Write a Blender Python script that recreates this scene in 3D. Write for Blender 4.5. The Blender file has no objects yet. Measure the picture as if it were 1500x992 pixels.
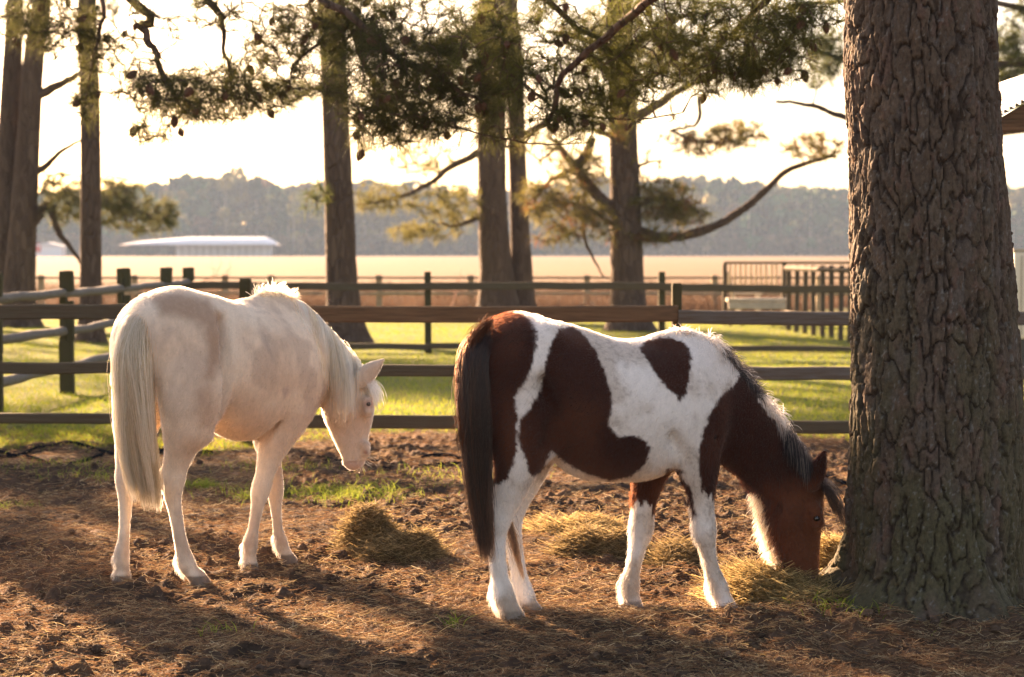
import bpy, math, random
import numpy as np
random.seed(7)
RNG = np.random.default_rng(7)
scene = bpy.context.scene
COL = scene.collection
PI = math.pi
def V(*a): return np.array(a, float)

# ------------------------------------------------------------------ camera model
F = 2917.0; CAMZ = 1.5
TH = math.atan(124 / F)
FWD = V(0, math.cos(TH), -math.sin(TH)); UP = V(0, math.sin(TH), math.cos(TH)); RT = V(1, 0, 0)
CAM = V(0, 0, CAMZ)
def P(px, py, Y):
    d = FWD * F + RT * (px - 750) + UP * (496 - py)
    return CAM + d * (Y / d[1])
def project(p):
    q = p - CAM
    z = q @ FWD
    return 750 + F * (q @ RT) / z, 496 - F * (q @ UP) / z

# ------------------------------------------------------------------ noise
def _h(i, j, k, s):
    n = (i.astype(np.int64) * 374761393 + j.astype(np.int64) * 668265263 + k.astype(np.int64) * 2147483647 + s * 1274126177) & 0xffffffff
    n = ((n ^ (n >> 13)) * 1274126177) & 0xffffffff
    n = ((n ^ (n >> 15)) * 2246822519) & 0xffffffff
    return ((n ^ (n >> 16)) & 0xffffff) / float(0xffffff)
def noise(x, y, z=None, seed=0):
    x = np.asarray(x, float); y = np.asarray(y, float)
    if z is None:
        xi = np.floor(x); yi = np.floor(y); fx = x - xi; fy = y - yi
        fx = fx * fx * (3 - 2 * fx); fy = fy * fy * (3 - 2 * fy)
        xi = xi.astype(np.int64); yi = yi.astype(np.int64); o = np.zeros_like(xi)
        a = _h(xi, yi, o, seed); b = _h(xi + 1, yi, o, seed); c = _h(xi, yi + 1, o, seed); d = _h(xi + 1, yi + 1, o, seed)
        return (a * (1 - fx) + b * fx) * (1 - fy) + (c * (1 - fx) + d * fx) * fy
    z = np.asarray(z, float)
    zi = np.floor(z); fz = z - zi; fz = fz * fz * (3 - 2 * fz)
    xi = np.floor(x); yi = np.floor(y); fx = x - xi; fy = y - yi
    fx = fx * fx * (3 - 2 * fx); fy = fy * fy * (3 - 2 * fy)
    xi = xi.astype(np.int64); yi = yi.astype(np.int64); zi = zi.astype(np.int64)
    r = 0
    for dz, wz in ((0, 1 - fz), (1, fz)):
        a = _h(xi, yi, zi + dz, seed); b = _h(xi + 1, yi, zi + dz, seed); c = _h(xi, yi + 1, zi + dz, seed); d = _h(xi + 1, yi + 1, zi + dz, seed)
        r = r + wz * ((a * (1 - fx) + b * fx) * (1 - fy) + (c * (1 - fx) + d * fx) * fy)
    return r
def fbm(x, y, z=None, o=4, seed=0):
    s = 0; a = .5; t = 0
    for i in range(o):
        s = s + a * noise(x * 2 ** i, y * 2 ** i, None if z is None else z * 2 ** i, seed + i * 17); t += a; a *= .5
    return s / t
def sstep(a, b, x):
    t = np.clip((x - a) / (b - a), 0, 1); return t * t * (3 - 2 * t)
def mix(a, b, t):
    t = np.asarray(t)[..., None]; return np.asarray(a) * (1 - t) + np.asarray(b) * t
def unit(v):
    v = np.asarray(v, float); return v / np.maximum(np.linalg.norm(v, axis=-1, keepdims=True), 1e-9)
def catmull(pts, n):
    pts = np.asarray(pts, float); m = len(pts)
    if m < 3:
        t = np.linspace(0, 1, n * (m - 1) + 1)[:, None]; return pts[0] * (1 - t) + pts[-1] * t
    pp = np.vstack([2 * pts[0] - pts[1], pts, 2 * pts[-1] - pts[-2]]); out = []
    for i in range(m - 1):
        p0, p1, p2, p3 = pp[i:i + 4]
        for t in np.arange(n) / n:
            out.append(.5 * ((2 * p1) + (-p0 + p2) * t + (2 * p0 - 5 * p1 + 4 * p2 - p3) * t * t + (-p0 + 3 * p1 - 3 * p2 + p3) * t ** 3))
    out.append(pts[-1]); return np.array(out)

# ------------------------------------------------------------------ linking
def tag(o, label=None, cat=None, group=None, kind=None):
    if label: o['label'] = label
    if cat: o['category'] = cat
    if group: o['group'] = group
    if kind: o['kind'] = kind
    return o
def link(name, data, mat=None, parent=None):
    o = bpy.data.objects.new(name, data); COL.objects.link(o)
    if mat is not None:
        for m in (mat if isinstance(mat, (list, tuple)) else [mat]): data.materials.append(m)
    if parent is not None:
        o.parent = parent; o.matrix_parent_inverse = parent.matrix_world.inverted() if False else o.matrix_parent_inverse
    return o
def empty(name, loc=(0, 0, 0)):
    o = bpy.data.objects.new(name, None); COL.objects.link(o); o.location = loc; o.empty_display_size = .1
    return o
def local(verts, parent):
    if parent is None: return verts
    l = np.array(parent.location[:]) + (np.array(parent.parent.location[:]) if parent.parent else 0)
    return np.asarray(verts, float) - l
def mesh_obj(name, verts, faces, mat, parent=None, smooth=True, col=None, matidx=None):
    me = bpy.data.meshes.new(name)
    verts = local(np.asarray(verts, float), parent)
    if isinstance(faces, np.ndarray):
        n = faces.shape[1]
        me.vertices.add(len(verts)); me.vertices.foreach_set('co', verts.astype(np.float32).ravel())
        me.loops.add(faces.size); me.loops.foreach_set('vertex_index', faces.astype(np.int32).ravel())
        me.polygons.add(len(faces)); me.polygons.foreach_set('loop_start', np.arange(0, faces.size, n, dtype=np.int32))
        me.update(calc_edges=True)
    else:
        me.from_pydata([tuple(v) for v in verts], [], [tuple(f) for f in faces])
    me.validate()
    me.polygons.foreach_set('use_smooth', [smooth] * len(me.polygons))
    if col is not None:
        a = me.attributes.new('col', 'FLOAT_COLOR', 'POINT')
        c = np.ones((len(verts), 4), np.float32); c[:, :3] = col
        a.data.foreach_set('color', c.ravel())
    if matidx is not None: me.polygons.foreach_set('material_index', matidx)
    me.update()
    return link(name, me, mat, parent)
def curves_obj(name, pts, radius, col, mat, parent=None):
    """pts (N,K,3), radius (K,) or (N,K), col (N,3)"""
    N, K = pts.shape[:2]
    pts = local(pts, parent)
    hc = bpy.data.hair_curves.new(name); hc.add_curves([K] * N)
    hc.attributes['position'].data.foreach_set('vector', pts.astype(np.float32).ravel())
    ra = hc.attributes.get('radius') or hc.attributes.new('radius', 'FLOAT', 'POINT')
    ra.data.foreach_set('value', np.ascontiguousarray(np.broadcast_to(radius, (N, K))).astype(np.float32).ravel())
    ca = hc.attributes.new('col', 'FLOAT_COLOR', 'CURVE')
    c = np.ones((N, 4), np.float32); c[:, :3] = col
    ca.data.foreach_set('color', c.ravel())
    return link(name, hc, mat, parent)

# ------------------------------------------------------------------ materials
def new_mat(name):
    m = bpy.data.materials.new(name); m.use_nodes = True; nt = m.node_tree; nt.nodes.clear()
    return m, nt, nt.nodes.new('ShaderNodeOutputMaterial')
def nd(nt, t, **kw):
    n = nt.nodes.new(t)
    for k, v in kw.items():
        if k in n.inputs: n.inputs[k].default_value = v
        else: setattr(n, k, v)
    return n
def pmat(name, color=(.5, .5, .5), rough=.7, attr=False, nscale=0, namt=.3, stretch=(1, 1, 1), bump=0, bscale=None, spec=.3, metallic=0, color2=None, sheen=0, sss=0):
    m, nt, out = new_mat(name); L = nt.links.new
    b = nd(nt, 'ShaderNodeBsdfPrincipled'); b.inputs['Roughness'].default_value = rough
    b.inputs['Specular IOR Level'].default_value = spec; b.inputs['Metallic'].default_value = metallic
    if sheen: b.inputs['Sheen Weight'].default_value = sheen; b.inputs['Sheen Roughness'].default_value = .5
    if sss:
        b.inputs['Subsurface Weight'].default_value = sss; b.inputs['Subsurface Radius'].default_value = (.02, .008, .005)
    L(b.outputs[0], out.inputs[0])
    if attr:
        a = nd(nt, 'ShaderNodeAttribute', attribute_name='col'); src = a.outputs['Color']
    else:
        a = nd(nt, 'ShaderNodeRGB'); a.outputs[0].default_value = (*color, 1); src = a.outputs[0]
    if nscale:
        g = nd(nt, 'ShaderNodeNewGeometry'); mp = nd(nt, 'ShaderNodeVectorMath', operation='MULTIPLY')
        mp.inputs[1].default_value = stretch; L(g.outputs['Position'], mp.inputs[0])
        n = nd(nt, 'ShaderNodeTexNoise'); n.inputs['Scale'].default_value = nscale; n.inputs['Detail'].default_value = 6; n.inputs['Roughness'].default_value = .65
        L(mp.outputs[0], n.inputs['Vector'])
        mr = nd(nt, 'ShaderNodeMapRange'); mr.inputs['From Min'].default_value = .3; mr.inputs['From Max'].default_value = .7
        L(n.outputs[0], mr.inputs[0])
        if color2:
            mx = nd(nt, 'ShaderNodeMix', data_type='RGBA'); mx.inputs['B'].default_value = (*color2, 1) if False else mx.inputs['B'].default_value
            mx.inputs[7].default_value = (*color2, 1); L(mr.outputs[0], mx.inputs[0]); L(src, mx.inputs[6]); src = mx.outputs[2]
        else:
            mr.inputs['To Min'].default_value = 1 - namt; mr.inputs['To Max'].default_value = 1 + namt
            vm = nd(nt, 'ShaderNodeVectorMath', operation='SCALE'); L(src, vm.inputs[0]); L(mr.outputs[0], vm.inputs['Scale']); src = vm.outputs[0]
        if bump:
            n2 = n
            if bscale:
                n2 = nd(nt, 'ShaderNodeTexNoise'); n2.inputs['Scale'].default_value = bscale; n2.inputs['Detail'].default_value = 5; L(mp.outputs[0], n2.inputs['Vector'])
            bp = nd(nt, 'ShaderNodeBump'); bp.inputs['Distance'].default_value = bump; bp.inputs['Strength'].default_value = 1
            L(n2.outputs[0], bp.inputs['Height']); L(bp.outputs[0], b.inputs['Normal'])
    L(src, b.inputs['Base Color'])
    return m
def strand_mat(name, trans=.4, rough=.6, spec=.2):
    m, nt, out = new_mat(name); L = nt.links.new
    a = nd(nt, 'ShaderNodeAttribute', attribute_name='col')
    b = nd(nt, 'ShaderNodeBsdfPrincipled'); b.inputs['Roughness'].default_value = rough; b.inputs['Specular IOR Level'].default_value = spec
    t = nd(nt, 'ShaderNodeBsdfTranslucent'); mx = nd(nt, 'ShaderNodeMixShader'); mx.inputs[0].default_value = trans
    L(a.outputs['Color'], b.inputs['Base Color']); L(a.outputs['Color'], t.inputs[0])
    L(b.outputs[0], mx.inputs[1]); L(t.outputs[0], mx.inputs[2]); L(mx.outputs[0], out.inputs[0])
    return m
def hair_mat(name, rough=.35, radial=.5):
    m, nt, out = new_mat(name); L = nt.links.new
    a = nd(nt, 'ShaderNodeAttribute', attribute_name='col')
    b = nd(nt, 'ShaderNodeBsdfHairPrincipled'); b.model = 'CHIANG'; b.parametrization = 'COLOR'
    b.inputs['Roughness'].default_value = rough; b.inputs['Radial Roughness'].default_value = radial
    b.inputs['IOR'].default_value = 1.45
    L(a.outputs['Color'], b.inputs['Color']); L(b.outputs[0], out.inputs[0])
    return m

M = {}
M['coat'] = pmat('coat', attr=True, rough=.75, nscale=45, namt=.09, stretch=(1, 1, .45), bump=.003, bscale=140, spec=.15, sheen=.15)
M['hoof'] = pmat('hoof', (.16, .12, .09), .5, nscale=60, namt=.3)
M['fur'] = hair_mat('fur', .6, .8)
M['hair'] = hair_mat('hair', .42, .6)
M['eye'] = pmat('eye', (.012, .007, .005), .08, spec=.8)
M['hairdull'] = strand_mat('hair_dull', .3, .6)
M['needle'] = strand_mat('needle', .45, .5)
M['grass'] = strand_mat('grass_blade', .55, .6)
M['litter'] = strand_mat('litter', .3, .75)
M['hay'] = strand_mat('hay', .4, .7)
M['twig'] = pmat('twig', (.10, .065, .045), .85, nscale=30, namt=.4)
M['cone'] = pmat('cone', (.12, .06, .035), .8, nscale=60, namt=.4)
M['wood_old'] = pmat('weathered_rail', (.085, .052, .028), .85, nscale=5, stretch=(.7, 6, 14), color2=(.10, .085, .055), bump=.012)
M['wood_post'] = pmat('mossy_post', (.06, .045, .022), .9, nscale=10, stretch=(6, 6, 1), color2=(.05, .052, .018), bump=.008)
M['wood_grey'] = pmat('grey_log', (.12, .10, .08), .85, nscale=8, stretch=(8, 1, 8), color2=(.19, .18, .17), bump=.016)
M['rail_worn'] = pmat('worn_rail', (.10, .064, .036), .85, nscale=7, stretch=(.5, 4, 9), color2=(.15, .14, .13), bump=.014)
M['wood_brown'] = pmat('brown_board', (.14, .078, .040), .8, nscale=5, stretch=(.8, 6, 16), namt=.45, bump=.006)
M['wood_tan'] = pmat('tan_post', (.36, .27, .16), .85, nscale=8, stretch=(1, 1, 1), namt=.3)
M['wood_pale'] = pmat('pale_plank', (.46, .40, .33), .8, nscale=6, namt=.2)

# bark for the pines in the background
def bark_mat(name, c1, c2):
    m, nt, out = new_mat(name); L = nt.links.new
    tc = nd(nt, 'ShaderNodeNewGeometry')
    mp = nd(nt, 'ShaderNodeVectorMath', operation='MULTIPLY'); mp.inputs[1].default_value = (1, 1, .28); L(tc.outputs['Position'], mp.inputs[0])
    nz = nd(nt, 'ShaderNodeTexNoise'); nz.inputs['Scale'].default_value = 6; L(mp.outputs[0], nz.inputs['Vector'])
    ad = nd(nt, 'ShaderNodeVectorMath', operation='MULTIPLY_ADD'); ad.inputs[1].default_value = (.12, .12, .12)
    L(nz.outputs['Color'], ad.inputs[0]); L(mp.outputs[0], ad.inputs[2])
    vo = nd(nt, 'ShaderNodeTexVoronoi', feature='DISTANCE_TO_EDGE'); vo.inputs['Scale'].default_value = 11; L(ad.outputs[0], vo.inputs['Vector'])
    vc = nd(nt, 'ShaderNodeTexVoronoi', feature='F1'); vc.inputs['Scale'].default_value = 11; L(ad.outputs[0], vc.inputs['Vector'])
    mx = nd(nt, 'ShaderNodeMix', data_type='RGBA'); mx.inputs[6].default_value = (*c1, 1); mx.inputs[7].default_value = (*c2, 1)
    sp = nd(nt, 'ShaderNodeSeparateColor'); L(vc.outputs['Color'], sp.inputs[0]); L(sp.outputs[0], mx.inputs[0])
    mr = nd(nt, 'ShaderNodeMapRange'); mr.inputs['From Max'].default_value = .12; L(vo.outputs['Distance'], mr.inputs[0])
    bp = nd(nt, 'ShaderNodeBump'); bp.inputs['Distance'].default_value = .035; L(mr.outputs[0], bp.inputs['Height'])
    b = nd(nt, 'ShaderNodeBsdfPrincipled'); b.inputs['Roughness'].default_value = .9; b.inputs['Specular IOR Level'].default_value = .2
    L(mx.outputs[2], b.inputs['Base Color']); L(bp.outputs[0], b.inputs['Normal']); L(b.outputs[0], out.inputs[0])
    return m
M['bark'] = bark_mat('bark', (.085, .052, .036), (.13, .085, .06))
M['bark_big'] = pmat('bark_big', attr=True, rough=.88, nscale=70, namt=.35, stretch=(1, 1, .6), bump=.008, bscale=90, spec=.25)

# ------------------------------------------------------------------ tubes / boxes
class MB:
    def __init__(s): s.v = []; s.f = []; s.n = 0; s.c = []
    def add(s, v, f, c=None):
        s.v.append(np.asarray(v, float)); s.f += [tuple(i + s.n for i in q) for q in f]; s.n += len(v)
        if c is not None: s.c.append(np.broadcast_to(np.asarray(c, float), (len(v), 3)))
    def tube(s, pts, rad, n=7, cap=True, jit=0, c=None):
        pts = np.asarray(pts, float); m = len(pts); rad = np.broadcast_to(rad, (m,))
        d = unit(np.gradient(pts, axis=0)); up = V(0, 0, 1) if abs(d[0][2]) < .8 else V(1, 0, 0)
        rings = []; u = unit(np.cross(d[0], up))
        for i in range(m):
            u = unit(u - d[i] * (u @ d[i])); w = np.cross(d[i], u)
            a = np.arange(n) * 2 * PI / n
            r = rad[i] * (1 + jit * (RNG.random(n) - .5))
            rings.append(pts[i] + np.outer(np.cos(a) * r, u) + np.outer(np.sin(a) * r, w))
        v = np.vstack(rings); f = []
        for i in range(m - 1):
            for j in range(n):
                k = (j + 1) % n; f.append((i * n + j, i * n + k, (i + 1) * n + k, (i + 1) * n + j))
        if cap: f.append(tuple(range(n))[::-1]); f.append(tuple((m - 1) * n + j for j in range(n)))
        s.add(v, f, c)
    def box(s, c, size, rot=0, seg=1, bev=0, jit=0):
        x, y, z = [q / 2 for q in size]
        b = min(bev, x * .9, y * .9, z * .9) if bev else 0
        # long axis x, chamfered section
        if b: sec = [(-y + b, -z), (y - b, -z), (y, -z + b), (y, z - b), (y - b, z), (-y + b, z), (-y, z - b), (-y, -z + b)]
        else: sec = [(-y, -z), (y, -z), (y, z), (-y, z)]
        n = len(sec); v = []; f = []
        for i in range(seg + 1):
            X = -x + 2 * x * i / seg; dz = (random.random() - .5) * jit; dy = (random.random() - .5) * jit; k = 1 + (random.random() - .5) * jit * 4
            v += [(X, a * k + dy, q * k + dz) for a, q in sec]
        for i in range(seg):
            for j in range(n): k = (j + 1) % n; f.append((i * n + j, (i + 1) * n + j, (i + 1) * n + k, i * n + k))
        f.append(tuple(range(n))); f.append(tuple(seg * n + j for j in range(n))[::-1])
        v = np.array(v); R = np.array([[math.cos(rot), -math.sin(rot), 0], [math.sin(rot), math.cos(rot), 0], [0, 0, 1]])
        s.add(v @ R.T + np.asarray(c, float), f)
    def post(s, x, y, z0, z1, w, d, rot=0, bev=.008, tip=0):
        n = 6; v = []; f = []
        b = min(bev, w / 2.5, d / 2.5); hx, hy = w / 2, d / 2
        sec = [(-hx + b, -hy), (hx - b, -hy), (hx, -hy + b), (hx, hy - b), (hx - b, hy), (-hx + b, hy), (-hx, hy - b), (-hx, -hy + b)]
        zs = np.linspace(z0, z1 - .02, n)
        lx, ly = (random.random() - .5) * .03, (random.random() - .5) * .02
        cr, sr = math.cos(rot), math.sin(rot)
        for i, z in enumerate(list(zs) + [z1]):
            k = (1 + (random.random() - .5) * .05) if i < n else .86
            t = (z - z0) / (z1 - z0)
            for a, q in sec: v.append((x + lx * t + (a * cr - q * sr) * k, y + ly * t + (a * sr + q * cr) * k, z + (tip * a if i == n else 0)))
        for i in range(n):
            for j in range(8): k = (j + 1) % 8; f.append((i * 8 + j, i * 8 + k, (i + 1) * 8 + k, (i + 1) * 8 + j))
        f.append(tuple(range(8))[::-1]); f.append(tuple(n * 8 + j for j in range(8)))
        s.add(v, f)
    def build(s, name, mat, parent=None, smooth=False):
        return mesh_obj(name, np.vstack(s.v), s.f, mat, parent, smooth, np.vstack(s.c) if s.c else None)

# ------------------------------------------------------------------ ground
def ground_z(x, y):
    x = np.asarray(x, float); y = np.asarray(y, float)
    z = .78 * sstep(60, 700, y) * 1.0
    near = 1 - sstep(15, 24, y)
    b = (fbm(x * 2.1, y * 2.1, o=3, seed=3) - .5) * .07
    c = np.abs(fbm(x * 9, y * 9, o=2, seed=11) - .5) * 2; c = (c - .25) * .058
    d = (fbm(x * 26, y * 26, o=2, seed=23) - .5) * .042
    churn = .5 + .9 * sstep(.4, .6, fbm(x * .9, y * .9, o=2, seed=5))
    z = z + near * (b + (c + d) * churn) + (1 - near) * (fbm(x * .5, y * .5, o=2, seed=8) - .5) * .06 * (1 - sstep(40, 70, y))
    # rise at foot of big pine
    r = np.hypot(x - 1.77, y - 8.35)
    z = z + .10 * np.exp(-(r / .75) ** 2) * 0.6
    for hx, hy in HOOVES:
        k = np.exp(-((x - hx) ** 2 + (y - hy) ** 2) / .10 ** 2); z = z * (1 - k) + (-.005) * k
    return z
HOOVES = []
for px, py, Y in ((178, 858, 9.0), (292, 858, 9.0), (367, 840, 9.35), (424, 827, 9.64), (748, 908, 8.13), (778, 903, 8.3), (928, 902, 8.36), (1064, 897, 8.28)):
    q = P(px, py, Y); HOOVES.append((q[0], q[1]))

def build_ground():
    xs = [0.]; st = .015
    while xs[-1] < 1500:
        st = .015 if xs[-1] < 3.2 else st * 1.09; xs.append(xs[-1] + st)
    xs = np.array([-a for a in xs[:0:-1]] + xs)
    ys = [6.4]; 
    while ys[-1] < 1500: ys.append(ys[-1] + max(.0115, .0115 * (ys[-1] / 7.) ** 1.6) * (1 if ys[-1] < 17 else 1.6))
    back = [6.4 - .1 * 1.5 ** i for i in range(20)]
    ys = np.array(sorted([b for b in back if b > -300]) [:-1] + ys)
    X, Y = np.meshgrid(xs, ys); Z = ground_z(X, Y)
    v = np.stack([X, Y, Z], -1).reshape(-1, 3); nx, ny = len(xs), len(ys)
    i = np.arange(nx * ny).reshape(ny, nx)
    f = np.stack([i[:-1, :-1], i[:-1, 1:], i[1:, 1:], i[1:, :-1]], -1).reshape(-1, 4)
    x, y = v[:, 0], v[:, 1]
    n1 = fbm(x * 1.3, y * .9, o=3, seed=31); n2 = fbm(x * 9, y * 9, o=3, seed=41)
    dirt = mix((.048, .031, .022), (.098, .064, .044), n2)
    dirt = mix(dirt, (.12, .070, .043), sstep(.45, .7, n1))
    lawn = mix((.06, .10, .02), (.20, .18, .05), fbm(x * .6, y * .6, o=3, seed=51))
    brush = mix((.040, .026, .018), (.028, .020, .014), fbm(x * .8, y * .8, o=3, seed=61))
    field = mix((.165, .105, .055), (.13, .082, .045), fbm(x * .03, y * .02, o=4, seed=71))
    edge = 16.2 + (n1 - .5) * 5 + (fbm(x * 4, y * 4, o=2, seed=13) - .5) * 2
    c = mix(dirt, lawn, sstep(-.4, .5, y - edge))
    c = mix(c, brush, sstep(50, 56, y + (n1 - .5) * 6))
    c = mix(c, field, sstep(78, 84, y + (n1 - .5) * 8))
    global LAWN_EDGE
    o = mesh_obj('ground', v, f, None, None, True, c)
    m = pmat('ground_soil', attr=True, rough=.95, nscale=14, namt=.45, bump=.012, bscale=60, spec=.1)
    o.data.materials.append(m); tag(o, kind='structure')
build_ground()

# strands of needle litter on the paddock floor
def scatter(n, y0, y1, spread=.30, pw=1.0):
    """points spread over the floor, thinning out with distance"""
    u = RNG.random(n); y = y0 * (y1 / y0) ** (u ** pw); x = (RNG.random(n) * 2 - 1) * (y * spread + .3)
    return x, y
def litter(name, n, y0, y1, L0, L1, r, cols, lift, label=None, mat='litter', seed=0, thr=None):
    x, y = scatter(n, y0, y1)
    if thr is not None:
        k = fbm(x * 1.5, y * 1.5, o=3, seed=77) > thr; x = x[k]; y = y[k]; n = len(x)
    z = ground_z(x, y)
    a = RNG.random(n) * 2 * PI; L = L0 + (L1 - L0) * RNG.random(n)
    t = np.linspace(-.5, .5, 4)
    bend = (RNG.random(n) - .5) * .35
    pts = np.zeros((n, 4, 3))
    for i, q in enumerate(t):
        pts[:, i, 0] = x + np.cos(a) * L * q - np.sin(a) * L * bend * (q * q * 4)
        pts[:, i, 1] = y + np.sin(a) * L * q + np.cos(a) * L * bend * (q * q * 4)
    tilt = (RNG.random(n) - .35) * lift
    for i, q in enumerate(t):
        pts[:, i, 2] = z + .006 + np.abs(tilt) * (q + .5) * L + RNG.random(n) * .006
    cols = np.array(cols); ci = RNG.integers(0, len(cols), n); c = cols[ci] * (.6 + .8 * RNG.random((n, 1)))
    return curves_obj(name, pts, r, c, M[mat])
o = litter('pine_needle_litter', 170000, 6.5, 17, .02, .085, .0009, [(.19, .095, .045), (.26, .145, .075), (.09, .055, .035), (.38, .27, .15), (.20, .13, .075)], .5)
tag(o, 'reddish brown pine needles littering the churned paddock soil', 'litter', kind='stuff')
o = litter('dry_straw', 14000, 6.5, 14, .015, .075, .0010, [(.48, .36, .18), (.40, .29, .14), (.55, .45, .28)], .7, thr=.46)
tag(o, 'pale dry straw stalks strewn thinly over the paddock soil', 'straw', kind='stuff')

# clods
def clods():
    n = 9000; x, y = scatter(n, 6.5, 15); k = fbm(x * .9, y * .9, o=2, seed=5) + .15 * RNG.random(n) > .47; x = x[k]; y = y[k]; n = len(x)
    z = ground_z(x, y); s = .004 + .020 * RNG.random(n) ** 3.2
    base = []; 
    t = (1 + 5 ** .5) / 2
    iv = unit(np.array([(-1, t, 0), (1, t, 0), (-1, -t, 0), (1, -t, 0), (0, -1, t), (0, 1, t), (0, -1, -t), (0, 1, -t), (t, 0, -1), (t, 0, 1), (-t, 0, -1), (-t, 0, 1)], float))
    fc = np.array([(0, 11, 5), (0, 5, 1), (0, 1, 7), (0, 7, 10), (0, 10, 11), (1, 5, 9), (5, 11, 4), (11, 10, 2), (10, 7, 6), (7, 1, 8), (3, 9, 4), (3, 4, 2), (3, 2, 6), (3, 6, 8), (3, 8, 9), (4, 9, 5), (2, 4, 11), (6, 2, 10), (8, 6, 7), (9, 8, 1)])
    # one subdivision
    vv = [tuple(q) for q in iv]; cache = {}; nf = []
    def midp(a, b):
        key = (min(a, b), max(a, b))
        if key not in cache: vv.append(tuple(unit(np.array(vv[a]) + np.array(vv[b])))); cache[key] = len(vv) - 1
        return cache[key]
    for a, b, c in fc:
        ab, bc, ca = midp(a, b), midp(b, c), midp(c, a); nf += [(a, ab, ca), (b, bc, ab), (c, ca, bc), (ab, bc, ca)]
    iv = np.array(vv); fc = np.array(nf); nv = len(iv)
    vs = iv[None] * s[:, None, None] * (.65 + .7 * RNG.random((n, nv, 1))); vs[:, :, 2] *= .7
    vs += np.stack([x, y, z + s * .25], -1)[:, None]
    f = (fc[None] + (np.arange(n) * nv)[:, None, None]).reshape(-1, 3)
    c = np.repeat(mix((.065, .043, .03), (.14, .088, .056), RNG.random(n)), nv, 0)
    o = mesh_obj('soil_clods', vs.reshape(-1, 3), f, pmat('clod', attr=True, rough=.95, nscale=60, namt=.4, spec=.1, bump=.004), None, False, c)
    tag(o, 'crumbly dark soil clods kicked up over the paddock', 'soil', kind='stuff')
clods()

# grass blades
def grass(name, x, y, h0, h1, r, c1, c2, K=4):
    n = len(x); z = ground_z(x, y); h = h0 + (h1 - h0) * RNG.random(n) ** 1.5
    a = RNG.random(n) * 2 * PI; ln = (.2 + .7 * RNG.random(n)) * h
    pts = np.zeros((n, K, 3))
    for i in range(K):
        t = i / (K - 1); pts[:, i, 0] = x + np.cos(a) * ln * t * t; pts[:, i, 1] = y + np.sin(a) * ln * t * t; pts[:, i, 2] = z + h * t * (1 - .25 * t)
    c = mix(c1, c2, RNG.random(n)) * (.7 + .6 * RNG.random((n, 1)))
    return curves_obj(name, pts, np.array(r) * np.linspace(1, .25, K), c, M['grass'])
n = 190000
u = RNG.random(n); y = 14.5 + 33 * u ** 1.3; x = (RNG.random(n) * 2 - 1) * (y * .29 + .5)
n1 = fbm(x * 1.3, y * .9, o=3, seed=31); edge = 16.2 + (n1 - .5) * 5 + (fbm(x * 4, y * 4, o=2, seed=13) - .5) * 2
k = (y > edge - .2) & (RNG.random(n) < .35 + .9 * fbm(x * .8, y * .5, o=3, seed=91)); x, y = x[k], y[k]
o = grass('grass', x, y, .025, .085, .0022 , (.09, .19, .015), (.34, .33, .035))
tag(o, 'short yellow green lawn beyond the paddock rails', 'grass', kind='stuff')
x = []; y = []
for px, py, n_, s in ((480, 725, 500, .30), (520, 728, 350, .15), (455, 722, 200, .12), (130, 700, 160, .25), (295, 720, 220, .06), (10, 745, 90, .1), (540, 735, 160, .2), (90, 690, 120, .25), (330, 935, 25, .04), (665, 925, 26, .02), (1290, 912, 130, .16), (1230, 915, 60, .05), (370, 730, 160, .1), (410, 690, 140, .2), (640, 700, 160, .3), (860, 690, 90, .2), (20, 640, 500, .5), (60, 655, 200, .35)):
    Y = 1.5 * F / (py - 372); c = P(px, py, Y)
    x += list(c[0] + RNG.normal(0, s, n_)); y += list(c[1] + RNG.normal(0, s * .8, n_))
o = grass('weed_tufts', np.array(x), np.array(y), .03, .09, .002, (.13, .20, .03), (.30, .34, .05))
tag(o, 'sparse bright green weeds sprouting through the paddock soil', 'weeds', kind='stuff')
# dry brush beyond the lawn
n = 60000; y = 50 + 32 * RNG.random(n) ** 1.6; x = (RNG.random(n) * 2 - 1) * (y * .29 + 1)
k = fbm(x * .35, y * .25, o=3, seed=15) > .43; x, y = x[k], y[k]
o = grass('dry_brush', x, y, .1, .75, .007, (.045, .026, .018), (.11, .065, .04))
tag(o, 'reddish brown dry brush between the lawn and the tan field', 'brush', kind='stuff')

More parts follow.
